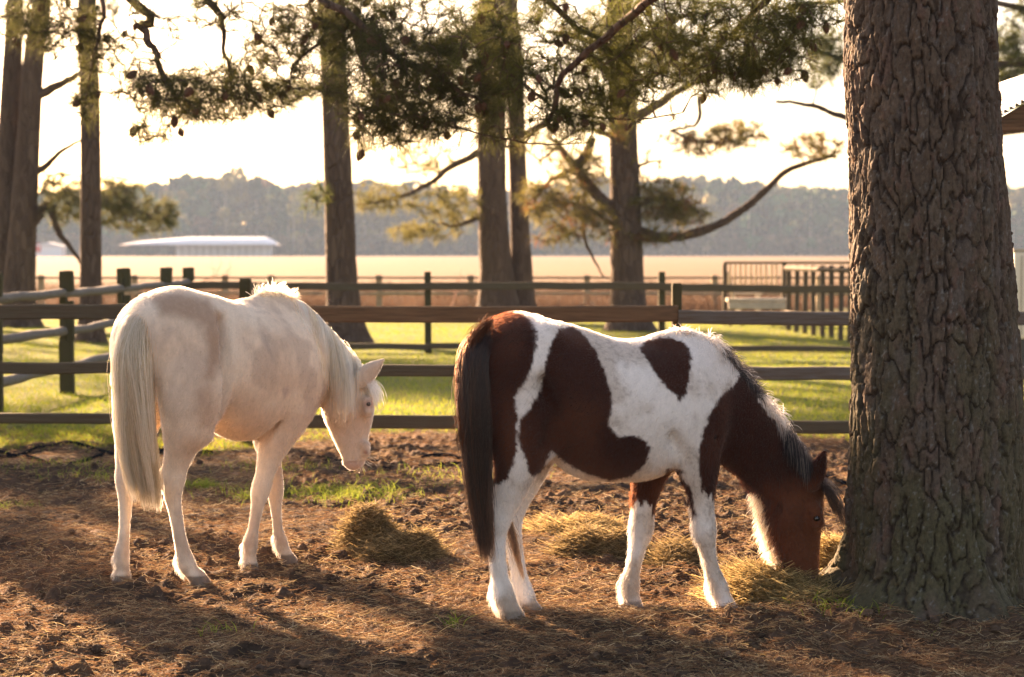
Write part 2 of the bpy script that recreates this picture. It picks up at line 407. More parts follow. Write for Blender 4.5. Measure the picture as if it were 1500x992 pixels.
# ------------------------------------------------------------------ hay
def hay_pile(name, blobs, n, label, cols, L=(.05, .2), group='hay heaps on the paddock floor'):
    """blobs: (px, py_base, Y, half width m, depth m, height m)"""
    c0 = P(blobs[0][0], blobs[0][1], blobs[0][2]); root = None
    allp = []; ac = []
    tot = sum(b[3] * b[4] * (b[5] + .05) for b in blobs)
    core = MB()
    for bx, by, Y, hw, dp, h in blobs:
        m = int(n * hw * dp * (h + .05) / tot); c = P(bx, by, Y)
        ux = RNG.normal(0, .5, m); uy = RNG.normal(0, .5, m); rr = np.sqrt(ux ** 2 + uy ** 2)
        k = rr < 1.25; ux, uy, rr = ux[k], uy[k], rr[k]; m = len(ux)
        top = h * np.clip(1 - rr ** 2 * .75, .03, 1) * (.75 + .5 * fbm(ux * 3 + bx, uy * 3, o=2, seed=4))
        X = c[0] + ux * hw; YY = c[1] + uy * dp; z = ground_z(X, YY) + top * RNG.random(m) ** .45
        a = RNG.random(m) * 2 * PI; el = (RNG.normal(0, .24, m)); ln = L[0] + (L[1] - L[0]) * RNG.random(m) ** 2
        K = 5; t = np.linspace(-.5, .5, K); cv = RNG.normal(0, 2.2, m)
        pts = np.zeros((m, K, 3))
        for i, q in enumerate(t):
            aa = a + cv * q
            pts[:, i, 0] = X + np.cos(aa) * ln * q; pts[:, i, 1] = YY + np.sin(aa) * ln * q; pts[:, i, 2] = np.maximum(z + np.sin(el + cv * q * .22) * ln * q, ground_z(X, YY) + .002)
        allp.append(pts); cc = np.array(cols)[RNG.integers(0, len(cols), m)] * (.6 + .8 * RNG.random((m, 1))); ac.append(cc)
        # matted core
        nu, nv_ = 30, 10; vv = []; ff = []
        for j in range(nv_ + 1):
            for i in range(nu):
                th = 2 * PI * i / nu; r = j / nv_ * .95
                xx, yy = math.cos(th) * r, math.sin(th) * r
                zz = h * .8 * max(1 - r * r, 0) * (.6 + .6 * float(fbm(np.array([xx * 3 + bx]), np.array([yy * 3]), o=3, seed=4)[0])) - .02 * (j == nv_) + .012 * random.random()
                wx, wy = c[0] + xx * hw, c[1] + yy * dp
                vv.append((wx, wy, float(ground_z(np.array([wx]), np.array([wy]))[0]) + zz))
        for j in range(nv_):
            for i in range(nu): k2 = (i + 1) % nu; ff.append((j * nu + i, j * nu + k2, (j + 1) * nu + k2, (j + 1) * nu + i))
        core.add(vv, ff)
    o = core.build(name, M['haycore']); tag(o, label, 'hay', group)
    s = curves_obj('hay_strands', np.vstack(allp), .0011, np.vstack(ac), M['hay'], o)
    return o
M['haycore'] = pmat('hay_core', (.19, .14, .075), .95, nscale=60, namt=.6, bump=.02, spec=.05)
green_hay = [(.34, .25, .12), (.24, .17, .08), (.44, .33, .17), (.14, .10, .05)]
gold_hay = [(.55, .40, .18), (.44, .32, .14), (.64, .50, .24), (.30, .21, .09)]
def YG(py): return 1.5 * F / (py - 372)
hay_pile('hay_pile', [(543, 812, YG(812), .15, .13, .22), (610, 818, YG(818), .13, .12, .14), (575, 820, YG(820), .16, .12, .09)], 9000, 'double humped heap of olive hay lying between the two horses', green_hay)
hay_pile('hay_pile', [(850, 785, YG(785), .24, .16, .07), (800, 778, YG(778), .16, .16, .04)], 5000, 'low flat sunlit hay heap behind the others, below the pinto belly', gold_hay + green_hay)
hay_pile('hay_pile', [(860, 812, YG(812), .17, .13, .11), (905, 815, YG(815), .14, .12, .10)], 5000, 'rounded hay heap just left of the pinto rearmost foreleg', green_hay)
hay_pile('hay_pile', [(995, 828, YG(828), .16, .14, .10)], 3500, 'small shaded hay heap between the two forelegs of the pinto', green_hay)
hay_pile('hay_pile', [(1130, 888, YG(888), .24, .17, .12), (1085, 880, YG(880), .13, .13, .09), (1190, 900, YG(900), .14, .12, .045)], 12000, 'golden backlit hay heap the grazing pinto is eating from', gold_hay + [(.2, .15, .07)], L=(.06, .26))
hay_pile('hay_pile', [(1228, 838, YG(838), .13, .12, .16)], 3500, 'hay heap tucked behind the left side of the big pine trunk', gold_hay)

# ------------------------------------------------------------------ SDF horses
def seg_d(Pt, a, b, ra, rb, la, lb, Lv):
    ab = b - a; q = Pt - a; t = np.clip((q @ ab) / max(ab @ ab, 1e-9), 0, 1)
    q = q - t[:, None] * ab; r = ra + (rb - ra) * t; l = la + (lb - la) * t
    ql = q @ Lv; qi2 = np.maximum((q * q).sum(1) - ql * ql, 0); ql2 = ql * ql
    k0 = np.sqrt(qi2 / r ** 2 + ql2 / l ** 2); k1 = np.sqrt(qi2 / r ** 4 + ql2 / l ** 4)
    return k0 * (k0 - 1) / np.maximum(k1, 1e-6)
def smin(a, b, k):
    h = np.clip(.5 + .5 * (b - a) / k, 0, 1); return b * (1 - h) + a * h - k * h * (1 - h)
class SDF:
    def __init__(s): s.ch = []
    def chain(s, pts, yaw=0, k=.03, sub=4, neg=False):
        """pts: (px,py,Y,r,l) -> world; yaw in degrees of the heading (lateral axis is horizontal, square to it)"""
        w = np.array([list(P(q[0], q[1], q[2])) + [q[3], q[4]] for q in pts])
        if len(w) > 2: w = catmull(w, sub)
        elif len(w) == 1: w = np.vstack([w, w + 1e-4])
        yaw = math.radians(yaw); Lv = V(-math.sin(yaw), math.cos(yaw), 0)
        s.ch.append((w, Lv, k, neg))
    def ev(s, Pt, cap=.12):
        d = np.full(len(Pt), cap)
        for w, Lv, k, neg in s.ch:
            R = max(w[:, 3].max(), w[:, 4].max()) + .06
            lo, hi = w[:, :3].min(0) - R, w[:, :3].max(0) + R
            m = np.where(((Pt > lo) & (Pt < hi)).all(1))[0]
            if not len(m): continue
            Q = Pt[m]; e = None
            for i in range(len(w) - 1):
                g = seg_d(Q, w[i, :3], w[i + 1, :3], w[i, 3], w[i + 1, 3], w[i, 4], w[i + 1, 4], Lv)
                e = g if e is None else np.minimum(e, g)
            if neg: d[m] = -smin(-d[m], e, k)
            else: d[m] = smin(d[m], e, k)
        return d
    def grad(s, Pt, h=.004):
        g = np.zeros_like(Pt)
        for i in range(3):
            e = np.zeros(3); e[i] = h; g[:, i] = s.ev(Pt + e) - s.ev(Pt - e)
        return unit(g)
def surface_nets(s, h):
    lo = np.min([w[:, :3].min(0) - max(w[:, 3].max(), w[:, 4].max()) for w, *_ in s.ch], 0) - 2 * h
    hi = np.max([w[:, :3].max(0) + max(w[:, 3].max(), w[:, 4].max()) for w, *_ in s.ch], 0) + 2 * h
    n = np.ceil((hi - lo) / h).astype(int) + 1
    ax = [lo[i] + h * np.arange(n[i]) for i in range(3)]
    D = np.empty(n, np.float32)
    q = 4; nc = (n - 1) // q + 2; cax = [lo[i] + h * q * np.arange(nc[i]) for i in range(3)]
    Dc = s.ev(np.stack(np.meshgrid(*cax, indexing='ij'), -1).reshape(-1, 3)).reshape(nc)
    ci = [np.minimum((np.arange(n[i]) + q // 2) // q, nc[i] - 1) for i in range(3)]
    D[:] = Dc[np.ix_(*ci)]
    for i in range(0, n[0], 24):
        sub = D[i:i + 24]; g = np.argwhere(np.abs(sub) < .062); g[:, 0] += i
        D[g[:, 0], g[:, 1], g[:, 2]] = s.ev(lo + h * g)
    S = D < 0
    cn = n - 1; acc = np.zeros((*cn, 3), np.float32); cnt = np.zeros(cn, np.float32)
    cor = [(a, b, c) for a in (0, 1) for b in (0, 1) for c in (0, 1)]
    sl = lambda A, c: A[c[0]:c[0] + cn[0], c[1]:c[1] + cn[1], c[2]:c[2] + cn[2]]
    for c in cor:
        for axi in range(3):
            if c[axi]: continue
            c2 = list(c); c2[axi] = 1
            A, B = sl(D, c), sl(D, c2); m = (A < 0) != (B < 0)
            t = np.where(m, A / np.where(m, A - B, 1), 0)
            for j in range(3): acc[..., j] += np.where(m, c[j] + (t if j == axi else 0), 0)
            cnt += m
    act = cnt > 0; idx = -np.ones(cn, int); idx[act] = np.arange(act.sum())
    ijk = np.argwhere(act); v = lo + h * (ijk + acc[act] / cnt[act][:, None])
    F_ = []
    for axi in range(3):
        A = [slice(None)] * 3; B = [slice(None)] * 3; A[axi] = slice(0, -1); B[axi] = slice(1, None)
        m = S[tuple(A)] != S[tuple(B)]; e = np.argwhere(m)
        o1, o2 = [(1, 2), (2, 0), (0, 1)][axi]
        e = e[(e[:, o1] > 0) & (e[:, o2] > 0) & (e[:, o1] < cn[o1]) & (e[:, o2] < cn[o2])]
        sg = S[tuple(e.T)]
        q = []
        for d1, d2 in ((0, 0), (-1, 0), (-1, -1), (0, -1)):
            f = e.copy(); f[:, o1] += d1; f[:, o2] += d2; q.append(idx[tuple(f.T)])
        q = np.stack(q, 1); q[sg] = q[sg][:, ::-1]; F_.append(q)
    f = np.vstack(F_); f = f[:, ::-1]
    return v, f
def laplace(v, f, it=2, lam=.5):
    n = len(v)
    for _ in range(it):
        a = np.zeros_like(v); c = np.zeros(n)
        for i, j in ((0, 1), (1, 2), (2, 3), (3, 0)):
            for p, q in ((i, j), (j, i)):
                for x in range(3): a[:, x] += np.bincount(f[:, p], v[f[:, q], x], n)
                c += np.bincount(f[:, p], minlength=n)
        v = v + lam * (a / np.maximum(c, 1)[:, None] - v)
    return v
def poly_sd(px, py, poly):
    """signed distance in px, inside negative"""
    poly = np.array(poly, float); d = np.full(len(px), 1e9); ins = np.zeros(len(px), bool)
    for i in range(len(poly)):
        a, b = poly[i], poly[(i + 1) % len(poly)]; ab = b - a
        qx, qy = px - a[0], py - a[1]; t = np.clip((qx * ab[0] + qy * ab[1]) / (ab @ ab), 0, 1)
        d = np.minimum(d, (qx - t * ab[0]) ** 2 + (qy - t * ab[1]) ** 2)
        c = ((a[1] > py) != (b[1] > py)) & (px < (b[0] - a[0]) * (py - a[1]) / (b[1] - a[1] + 1e-12) + a[0]); ins ^= c
    d = np.sqrt(d); return np.where(ins, -d, d)

def fur(name, v, f, colfn, n, parent, heading, lenfn, sdf):
    tri = np.vstack([f[:, :3], f[:, [0, 2, 3]]]); a, b, c = v[tri[:, 0]], v[tri[:, 1]], v[tri[:, 2]]
    nr = np.cross(b - a, c - a); ar = np.linalg.norm(nr, axis=1); nr = unit(nr)
    i = RNG.choice(len(tri), n, p=ar / ar.sum()); r1 = np.sqrt(RNG.random(n))[:, None]; r2 = RNG.random(n)[:, None]
    p = a[i] * (1 - r1) + b[i] * (r1 * (1 - r2)) + c[i] * (r1 * r2)
    N = sdf.grad(p)
    flow = np.tile(V(0, 0, -.7), (n, 1)); s = sstep(.55, .8, p[:, 2]); flow = flow - s[:, None] * V(math.cos(heading), math.sin(heading), 0) * 1.0
    flow += (RNG.random((n, 3)) - .5) * .5
    T = unit(flow - N * (flow * N).sum(1)[:, None])
    L = lenfn(p, N) * (.6 + .8 * RNG.random(n))
    up = (.35 + .35 * RNG.random(n))[:, None]
    pts = np.stack([p - N * .002, p + (T * .45 + N * up * .6) * L[:, None], p + (T * .95 + N * up * .75 + V(0, 0, -.12)) * L[:, None]], 1)
    c = colfn(p, N); c = c * np.where(c[:, :1] < .2, .45, 1) * (.78 + .44 * noise(p[:, 0] * 55, p[:, 1] * 55, p[:, 2] * 30, 8)[:, None])
    return curves_obj(name, pts, np.array([.00042, .00036, .0001]), c * (.72 + .5 * RNG.random((n, 1))), M['fur'], parent)

def groom(roots, dirs, lens, sdf, K=10, stiff=.25, off=.006, grav=V(0, 0, -1), wav=.0):
    n = len(roots); pts = np.zeros((n, K, 3)); p = roots.copy(); d = unit(dirs); pts[:, 0] = p
    ph = RNG.normal(0, 1, (n, 3)) * wav
    for i in range(1, K):
        d = unit(d * (1 - stiff) + grav * stiff + ph * math.sin(i * 1.1))
        p = p + d * (lens / (K - 1))[:, None]
        if sdf is not None:
            for _ in range(2):
                s = sdf.ev(p); m = s < off
                if m.any(): p[m] += sdf.grad(p[m]) * np.minimum(off - s[m], .025)[:, None]
        pts[:, i] = p
    return pts
def eye(sdf, px, py, Y, r, parent, verts):
    # first hit of the sight line with the body
    o = P(px, py, Y - .35); d = unit(P(px, py, Y + .3) - o); t = np.linspace(0, .7, 400); q = o + d * t[:, None]
    s = sdf.ev(q); k = np.where(s < 0)[0]; c = q[k[0]] if len(k) else P(px, py, Y)
    g = sdf.grad(c[None])[0]; c = c - g * r * .6
    vv = []; ff = []; nu, nv = 16, 10
    for j in range(nv + 1):
        for i in range(nu):
            a, b = 2 * PI * i / nu, PI * j / nv; vv.append(c + r * V(math.sin(b) * math.cos(a), math.sin(b) * math.sin(a), math.cos(b)))
    for j in range(nv):
        for i in range(nu): k = (i + 1) % nu; ff.append((j * nu + i, j * nu + k, (j + 1) * nu + k, (j + 1) * nu + i))
    mesh_obj('eye', vv, ff, M['eye'], parent); return c

S = 1 / 353.
# ---------- the brown and white one
def pinto():
    s = SDF(); yaw = 13
    def ch(pts, k=.03, neg=False, yw=yaw): s.chain([(a, b, c, r * S, l) for a, b, c, r, l in pts], yw, k, neg=neg)
    ch([(757, 532, 8.18, 72, .21), (815, 562, 8.2, 88, .225), (875, 592, 8.24, 99, .25), (935, 599, 8.28, 99, .24), (985, 595, 8.32, 90, .195), (1012, 600, 8.34, 68, .15)], .04)
    ch([(945, 548, 8.28, 46, .08), (982, 528, 8.31, 43, .055), (1015, 547, 8.33, 48, .065)], .05)      # withers
    ch([(1000, 572, 8.33, 82, .14), (1058, 610, 8.38, 63, .105), (1108, 657, 8.43, 51, .082), (1150, 697, 8.47, 47, .072)], .05)  # neck
    ch([(1178, 705, 8.49, 33, .06), (1165, 738, 8.5, 45, .078), (1163, 765, 8.5, 44, .078), (1168, 795, 8.49, 37, .062), (1173, 822, 8.48, 29, .05), (1177, 841, 8.47, 24, .047), (1180, 850, 8.46, 17, .04)], .03, yw=20)
    ch([(1147, 755, 8.47, 30, .085)], .03)                                  # cheek
    ch([(1189, 746, 8.47, 13, .075), (1193, 764, 8.46, 12, .07)], .03)   # brow
    ch([(1166, 852, 8.47, 12, .03), (1172, 858, 8.47, 9, .028)], .02)       # lower lip
    # ears
    for dy in (-.045, .055):
        ch([(1190, 708, 8.47 + dy, 13, .026), (1196, 692, 8.46 + dy, 14, .024), (1203, 675, 8.46 + dy, 9, .016), (1208, 660, 8.46 + dy, 2.4, .006)], .012)
        ch([(1199, 697, 8.455 + dy - .03, 7, .014), (1204, 680, 8.455 + dy - .026, 5, .011)], .008, neg=True)
    # haunches
    for sg in (-1, 1):
        ch([(765, 545, 8.2 + sg * .09, 62, .13), (772, 600, 8.2 + sg * .10, 60, .115), (782, 640, 8.2 + sg * .11, 40, .085)], .05)
        ch([(1005, 560, 8.33 + sg * .10, 40, .07), (1012, 610, 8.33 + sg * .12, 52, .075), (1020, 650, 8.33 + sg * .10, 34, .07)], .05)
    # belly
    ch([(870, 640, 8.25, 62, .19), (930, 645, 8.28, 56, .17)], .06)
    ch([(800, 500, 8.19 - .13, 24, .05)], .06); ch([(800, 500, 8.19 + .13, 24, .05)], .06)    # hip points
    # near hind
    ch([(760, 600, 8.08, 64, .10), (762, 650, 8.07, 44, .085), (753, 698, 8.08, 28, .055), (738, 736, 8.11, 23, .042), (731, 762, 8.12, 18, .036), (729, 785, 8.13, 13, .026), (730, 815, 8.13, 11.5, .024), (733, 848, 8.13, 12.5, .026), (738, 873, 8.13, 17, .034), (745, 891, 8.12, 12.5, .029)], .03)
    ch([(720, 733, 8.11, 9, .022), (718, 745, 8.11, 8, .02)], .025)    # point of hock
    ch([(746, 895, 8.12, 16, .036), (751, 906, 8.12, 18, .044)], .012)
    # far hind
    ch([(775, 610, 8.32, 56, .10), (778, 655, 8.33, 40, .08), (768, 700, 8.33, 27, .05), (752, 738, 8.33, 22, .040), (750, 768, 8.32, 15, .032), (755, 806, 8.31, 11, .024), (762, 846, 8.30, 11.5, .025), (767, 870, 8.3, 15.5, .033), (775, 887, 8.29, 11.5, .028)], .03)
    ch([(775, 890, 8.3, 14, .034), (781, 900, 8.29, 16, .042)], .012)
    # near fore
    ch([(1015, 630, 8.24, 46, .085), (1022, 680, 8.23, 32, .07), (1026, 715, 8.24, 22, .048), (1029, 748, 8.25, 17.5, .038), (1032, 778, 8.26, 18, .040), (1036, 800, 8.26, 12.5, .028), (1043, 832, 8.27, 10.8, .024), (1052, 861, 8.27, 15, .033), (1060, 879, 8.27, 11.5, .028)], .03)
    ch([(1061, 884, 8.27, 14, .034), (1066, 894, 8.27, 16, .042)], .012)
    # far fore
    ch([(965, 650, 8.44, 40, .085), (952, 690, 8.44, 28, .065), (944, 730, 8.42, 20, .048), (942, 752, 8.41, 17, .038), (940, 776, 8.40, 18, .040), (935, 800, 8.39, 12.5, .028), (928, 833, 8.38, 10.5, .024), (923, 860, 8.37, 14.5, .033), (924, 880, 8.36, 11.5, .028)], .03)
    ch([(926, 884, 8.36, 14, .034), (929, 897, 8.36, 16, .042)], .012)
    # jaw groove, nostril, mouth
    ch([(1191, 842, 8.425, 5, .018)], .012, neg=True, yw=20)
    ch([(1160, 846, 8.43, 2.5, .02), (1182, 852, 8.42, 2.5, .02)], .008, neg=True, yw=20)
    ch([(796, 560, 7.99, 9, .03), (812, 610, 7.99, 9, .03), (800, 655, 8.0, 8, .03)], .05, neg=True)
    ch([(985, 640, 8.10, 7, .03), (1000, 672, 8.13, 8, .03)], .04, neg=True)
    ch([(1045, 590, 8.25, 6, .02), (1042, 640, 8.21, 6, .02)], .04, neg=True)
    ch([(1128, 770, 8.41, 4, .02), (1138, 740, 8.40, 4, .02)], .025, neg=True, yw=20)
    v, f = surface_nets(s, .009); v = laplace(v, f, 1, .6)
    yw = math.radians(yaw); H = V(math.cos(yw), math.sin(yw), 0); Lt = V(-math.sin(yw), math.cos(yw), 0); C0 = P(900, 600, 8.25)
    patches = [
        [(640, 430), (740, 452), (754, 458), (769, 461), (782, 473), (787, 489), (785, 513), (780, 535), (771, 557), (760, 574), (755, 582), (754, 595), (757, 608), (758, 617), (756, 633), (757, 646), (757, 662), (751, 679), (740, 704), (727, 710), (715, 706), (640, 712)],
        [(817, 482), (840, 479), (853, 488), (874, 516), (885, 543), (893, 567), (897, 579), (896, 603), (892, 624), (900, 634), (908, 640), (926, 637), (941, 643), (952, 658), (949, 673), (938, 688), (920, 699), (896, 704), (860, 695), (835, 682), (818, 668), (806, 660), (803, 672), (796, 686), (784, 698), (774, 690), (769, 670), (763, 655), (760, 640), (760, 628), (764, 613), (773, 602), (784, 589), (791, 571), (795, 553), (799, 540), (800, 526), (804, 513), (811, 498)],
        [(935, 510), (947, 500), (971, 494), (989, 496), (1004, 503), (1013, 519), (1012, 537), (1009, 561), (1004, 579), (997, 590), (989, 576), (977, 567), (962, 549), (950, 531)],
        [(1074, 566), (1056, 579), (1045, 597), (1032, 627), (1024, 658), (1023, 679), (1026, 706), (1028, 722), (1033, 716), (1037, 732), (1041, 722), (1046, 738), (1060, 736), (1090, 745), (1100, 900), (1300, 900), (1300, 600), (1172, 640), (1150, 628), (1125, 608), (1112, 588), (1108, 560), (1085, 545)],
        [(994, 694), (1004, 703), (1014, 722), (1020, 756), (1015, 758), (1010, 736), (999, 716), (991, 702)],
        [(976, 686), (1002, 690), (988, 702), (974, 698)]]
    WH = V(.74, .68, .62); BR = V(.042, .010, .004)
    def colfn(p, N):
        dl = (p - C0) @ Lt
        q = p - np.maximum(dl, 0)[:, None] * 2 * Lt
        px, py = project(q); qx, qy = project(p)
        leg = (p[:, 2] < .62)
        px = np.where(leg, qx, px); py = np.where(leg, qy, py)
        w = 5 * (fbm(p[:, 0] * 30, p[:, 1] * 30, p[:, 2] * 30, 3, 5) - .5) + 4.5 * (noise(p[:, 0] * 160, p[:, 1] * 160, p[:, 2] * 90, 9) - .5)
        d = np.full(len(p), 1e9)
        for pl in patches: d = np.minimum(d, poly_sd(px, py, pl))
        ff = (p[:, 1] > 8.335) & (qx > 890) & (qx < 990) & (qy > 660) & (p[:, 2] < .62)
        d = np.where(ff, qy - 737 - (qx > 955) * 22 + 6 * np.sin(qx * .5), d)
        t = sstep(-1.6, 1.6, d + w)
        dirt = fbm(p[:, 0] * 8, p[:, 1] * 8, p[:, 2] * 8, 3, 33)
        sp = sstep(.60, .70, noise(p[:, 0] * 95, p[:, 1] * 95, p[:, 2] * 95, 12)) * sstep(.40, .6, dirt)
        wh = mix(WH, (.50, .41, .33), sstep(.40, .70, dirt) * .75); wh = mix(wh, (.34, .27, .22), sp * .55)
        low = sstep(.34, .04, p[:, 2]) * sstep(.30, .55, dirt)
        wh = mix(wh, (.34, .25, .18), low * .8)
        br = mix(BR, (.085, .026, .011), sstep(.4, .7, fbm(p[:, 0] * 4, p[:, 1] * 4, p[:, 2] * 4, 2, 44)))
        hd = sstep(1095, 1130, qx) * sstep(690, 730, qy); br = mix(br, (.105, .032, .015), hd * .9); br = mix(br, (.16, .05, .02), hd * sstep(1120, 1190, qx) * .8); rm = sstep(745, 700, qx); br = mix(br, (.075, .02, .009), rm * .8)
        muz = sstep(835, 850, qy) * (qx > 1140) * (qx < 1215) * (p[:, 2] < .3)
        br = mix(br, (.17, .10, .085), muz * .8)
        c = mix(br, wh, t)
        hoof = sstep(.044, .036, p[:, 2]) * (qx < 1100)
        return mix(c, (.22, .17, .13), hoof * .9)
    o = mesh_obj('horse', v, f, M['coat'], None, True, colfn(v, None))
    tag(o, 'brown and white pinto pony with black tail eating hay beside the big pine', 'horse', 'ponies in the paddock')
    eye(s, 1196, 760, 8.48, .0155, o, v)
    def lenfn(p, N):
        qx, qy = project(p); L = np.where(p[:, 2] < .5, .008, .011)
        L = np.where((qx < 705) & (qy < 640), .03, L); L = np.where((qy < 500) & (qx < 800), .022, L)
        L = np.where((qx > 1085) & (qx < 1150) & (N[:, 0] < -.3) & (qy > 690), .045, L)   # beard
        L = np.where((p[:, 2] > .12) & (p[:, 2] < .5) & (N[:, 0] < -.4) & (qx < 1060), .022, L)
        L = np.where((p[:, 2] > .035) & (p[:, 2] < .16) & (N[:, 0] < -.2) & (qx < 1060), .034, L)
        return L
    fur('coat_hair', v, f, colfn, 130000, o, yw, lenfn, s)
    # tail
    def tail(n, cen, hw, depth, colr, nm, rad, y0=0, fray=.3):
        cen = np.array([[*P(a, b, c)] for a, b, c in cen]); cc = catmull(cen, 6); hwc = catmull(np.array([[h, h] for h in hw], float), 6)[:, 0] / 355
        K = len(cc); a = RNG.random(n) * 2 * PI; r = np.sqrt(RNG.random(n)); ex = np.cos(a) * r; ey = np.sin(a) * r
        cl = RNG.integers(0, 60, n); cx = RNG.normal(0, .35, 60); cy = RNG.normal(0, .35, 60); L = (.72 + .28 * RNG.random(60)[cl]) * (.74 + .26 * RNG.random(n) ** .6)
        pts = np.zeros((n, K, 3)); ph = RNG.random(n) * 6; am = .009 * RNG.random(n) ** 2 + .02 * (RNG.random(n) < .04)
        for i in range(K):
            t = i / (K - 1) * L; j = t * (K - 1); j0 = np.minimum(j.astype(int), K - 2); fr = (j - j0)[:, None]
            c = cc[j0] * (1 - fr) + cc[j0 + 1] * fr; h = hwc[j0] * (1 - fr[:, 0]) + hwc[j0 + 1] * fr[:, 0]
            g = t ** 1.2 * .55; x = ex * (1 - g) + cx[cl] * g * 1.3; y = ey * (1 - g) + cy[cl] * g * 1.3
            pts[:, i] = c + np.stack([x * h + am * np.sin(ph + t * 9), y * h * depth + am * np.cos(ph * 2 + t * 7), 0 * h], 1)
        return curves_obj(nm, pts, np.array([rad] * (K - 2) + [rad * .7, rad * .3]), colr(n, ex), M['hair'], o)
    def bc(n, ex):
        c = np.tile(V(.010, .006, .005), (n, 1)); k = (RNG.random(n) < .22); c[k] = (.06, .022, .010); k2 = ex < -.55; c[k2 & (RNG.random(n) < .3)] = (.04, .014, .007); return c * (.6 + .8 * RNG.random((n, 1)))
    tail(5200, [(706, 482, 8.05), (694, 520, 7.99), (693, 590, 7.97), (699, 670, 7.99), (706, 750, 8.02), (716, 832, 8.04)], (4, 21, 25, 22, 18, 14), .8, bc, 'tail', .0007)
    tail(700, [(712, 700, 8.05), (735, 740, 8.19), (752, 790, 8.21), (768, 856, 8.22)], (8, 7, 6, 3), 1, lambda n, e: np.tile(V(.16, .08, .045), (n, 1)) * (.4 + 1.1 * RNG.random((n, 1))), 'tail_strand', .0006)
    n = 2600                                                  # short fringe on the dock
    t = RNG.random(n); c = catmull(np.array([P(720, 468, 8.05), P(700, 488, 8.0), P(684, 530, 7.98), P(682, 580, 7.97), P(684, 640, 7.97)]), 8)
    k = t * (len(c) - 1); k0 = np.minimum(k.astype(int), len(c) - 2); rt = c[k0] + (c[k0 + 1] - c[k0]) * (k - k0)[:, None] + RNG.normal(0, .012, (n, 3))
    pts = groom(rt, V(-.6, -.3, -.35) + RNG.normal(0, .3, (n, 3)), .02 + .045 * RNG.random(n), None, 6, .3)
    curves_obj('tail_fringe', pts, np.array([.0006] * 5 + [.0002]), mix((.05, .018, .008), (.16, .05, .018), RNG.random(n)), M['hairdull'], o)
    # mane
    n = 5200; cr = [(985, 486, 8.31), (1015, 497, 8.33), (1045, 518, 8.36), (1075, 545, 8.385), (1105, 582, 8.41), (1135, 612, 8.44), (1158, 636, 8.465), (1178, 664, 8.48)]
    cw = catmull(np.array([P(*q) for q in cr]), 8); t = RNG.random(n) ** .85; k = t * (len(cw) - 1); k0 = np.minimum(k.astype(int), len(cw) - 2)
    rt = cw[k0] + (cw[k0 + 1] - cw[k0]) * (k - k0)[:, None] + RNG.normal(0, 1, (n, 3)) * (.008, .018, .006)
    px, _ = project(rt); blk = ((px > 1050) & (px < 1108)) | (px > 1150)
    col = np.where(blk[:, None], V(.010, .007, .006), V(.62, .52, .42)) * (.6 + .7 * RNG.random((n, 1)))
    k = RNG.random(n) < .12; col[k & blk] = (.42, .36, .30)
    k = RNG.random(n) < .10; col[k & ~blk] = (.12, .05, .025)
    near = RNG.random(n) < np.clip((px - 1110) / 60, .10, .8)
    g = rt.copy(); dr = V(.35, 0, .9) + RNG.normal(0, .28, (n, 3)); dr[px > 1140] = V(.05, -.6, .1) + RNG.normal(0, .25, ((px > 1140).sum(), 3)); dr[:, 1] += np.where(near, -.8, .35)
    L = np.where(near, np.where(px > 1150, .13, .07), .062) * (.4 + .9 * RNG.random(n)) * np.where(px < 1030, .6, 1.15)
    pts = groom(rt, dr, L, s, 8, .26, .004)
    curves_obj('mane', pts, np.array([.0007] * 6 + [.0005, .0002]), col, M['hair'], o)
    n = 230; rt = P(1203, 708, 8.47) + RNG.normal(0, 1, (n, 3)) * (.008, .025, .012)
    pts = groom(rt, V(.55, -.2, -.2) + RNG.normal(0, .2, (n, 3)), .10 + .13 * RNG.random(n), s, 10, .3, .004, grav=unit(V(.26, 0, -1)))
    curves_obj('forelock', pts, np.array([.0007] * 8 + [.0005, .0002]), np.tile(V(.012, .008, .007), (n, 1)) * (.5 + RNG.random((n, 1))), M['hair'], o)
    n = 2600; c = catmull(np.array([P(1100, 722, 8.44), P(1112, 748, 8.46), P(1119, 780, 8.47), P(1131, 812, 8.47), P(1146, 842, 8.47)]), 8)
    t = RNG.random(n) ** .9; k = t * (len(c) - 1); k0 = np.minimum(k.astype(int), len(c) - 2); rt = c[k0] + (c[k0 + 1] - c[k0]) * (k - k0)[:, None] + RNG.normal(0, 1, (n, 3)) * (.010, .03, .006) + V(.012, 0, 0)
    pts = groom(rt, V(-.75, -.1, -.45) + RNG.normal(0, .3, (n, 3)), .022 + .045 * RNG.random(n) * np.sin(PI * np.clip(t, .12, .9)), None, 6, .2)
    curves_obj('beard', pts, np.array([.0006] * 4 + [.0004, .0002]), mix((.62, .45, .30), (.35, .16, .07), RNG.random(n)), M['hair'], o)  # pale strand colour stands in for the backlit glow of the jaw hair
    return o, s
pinto()

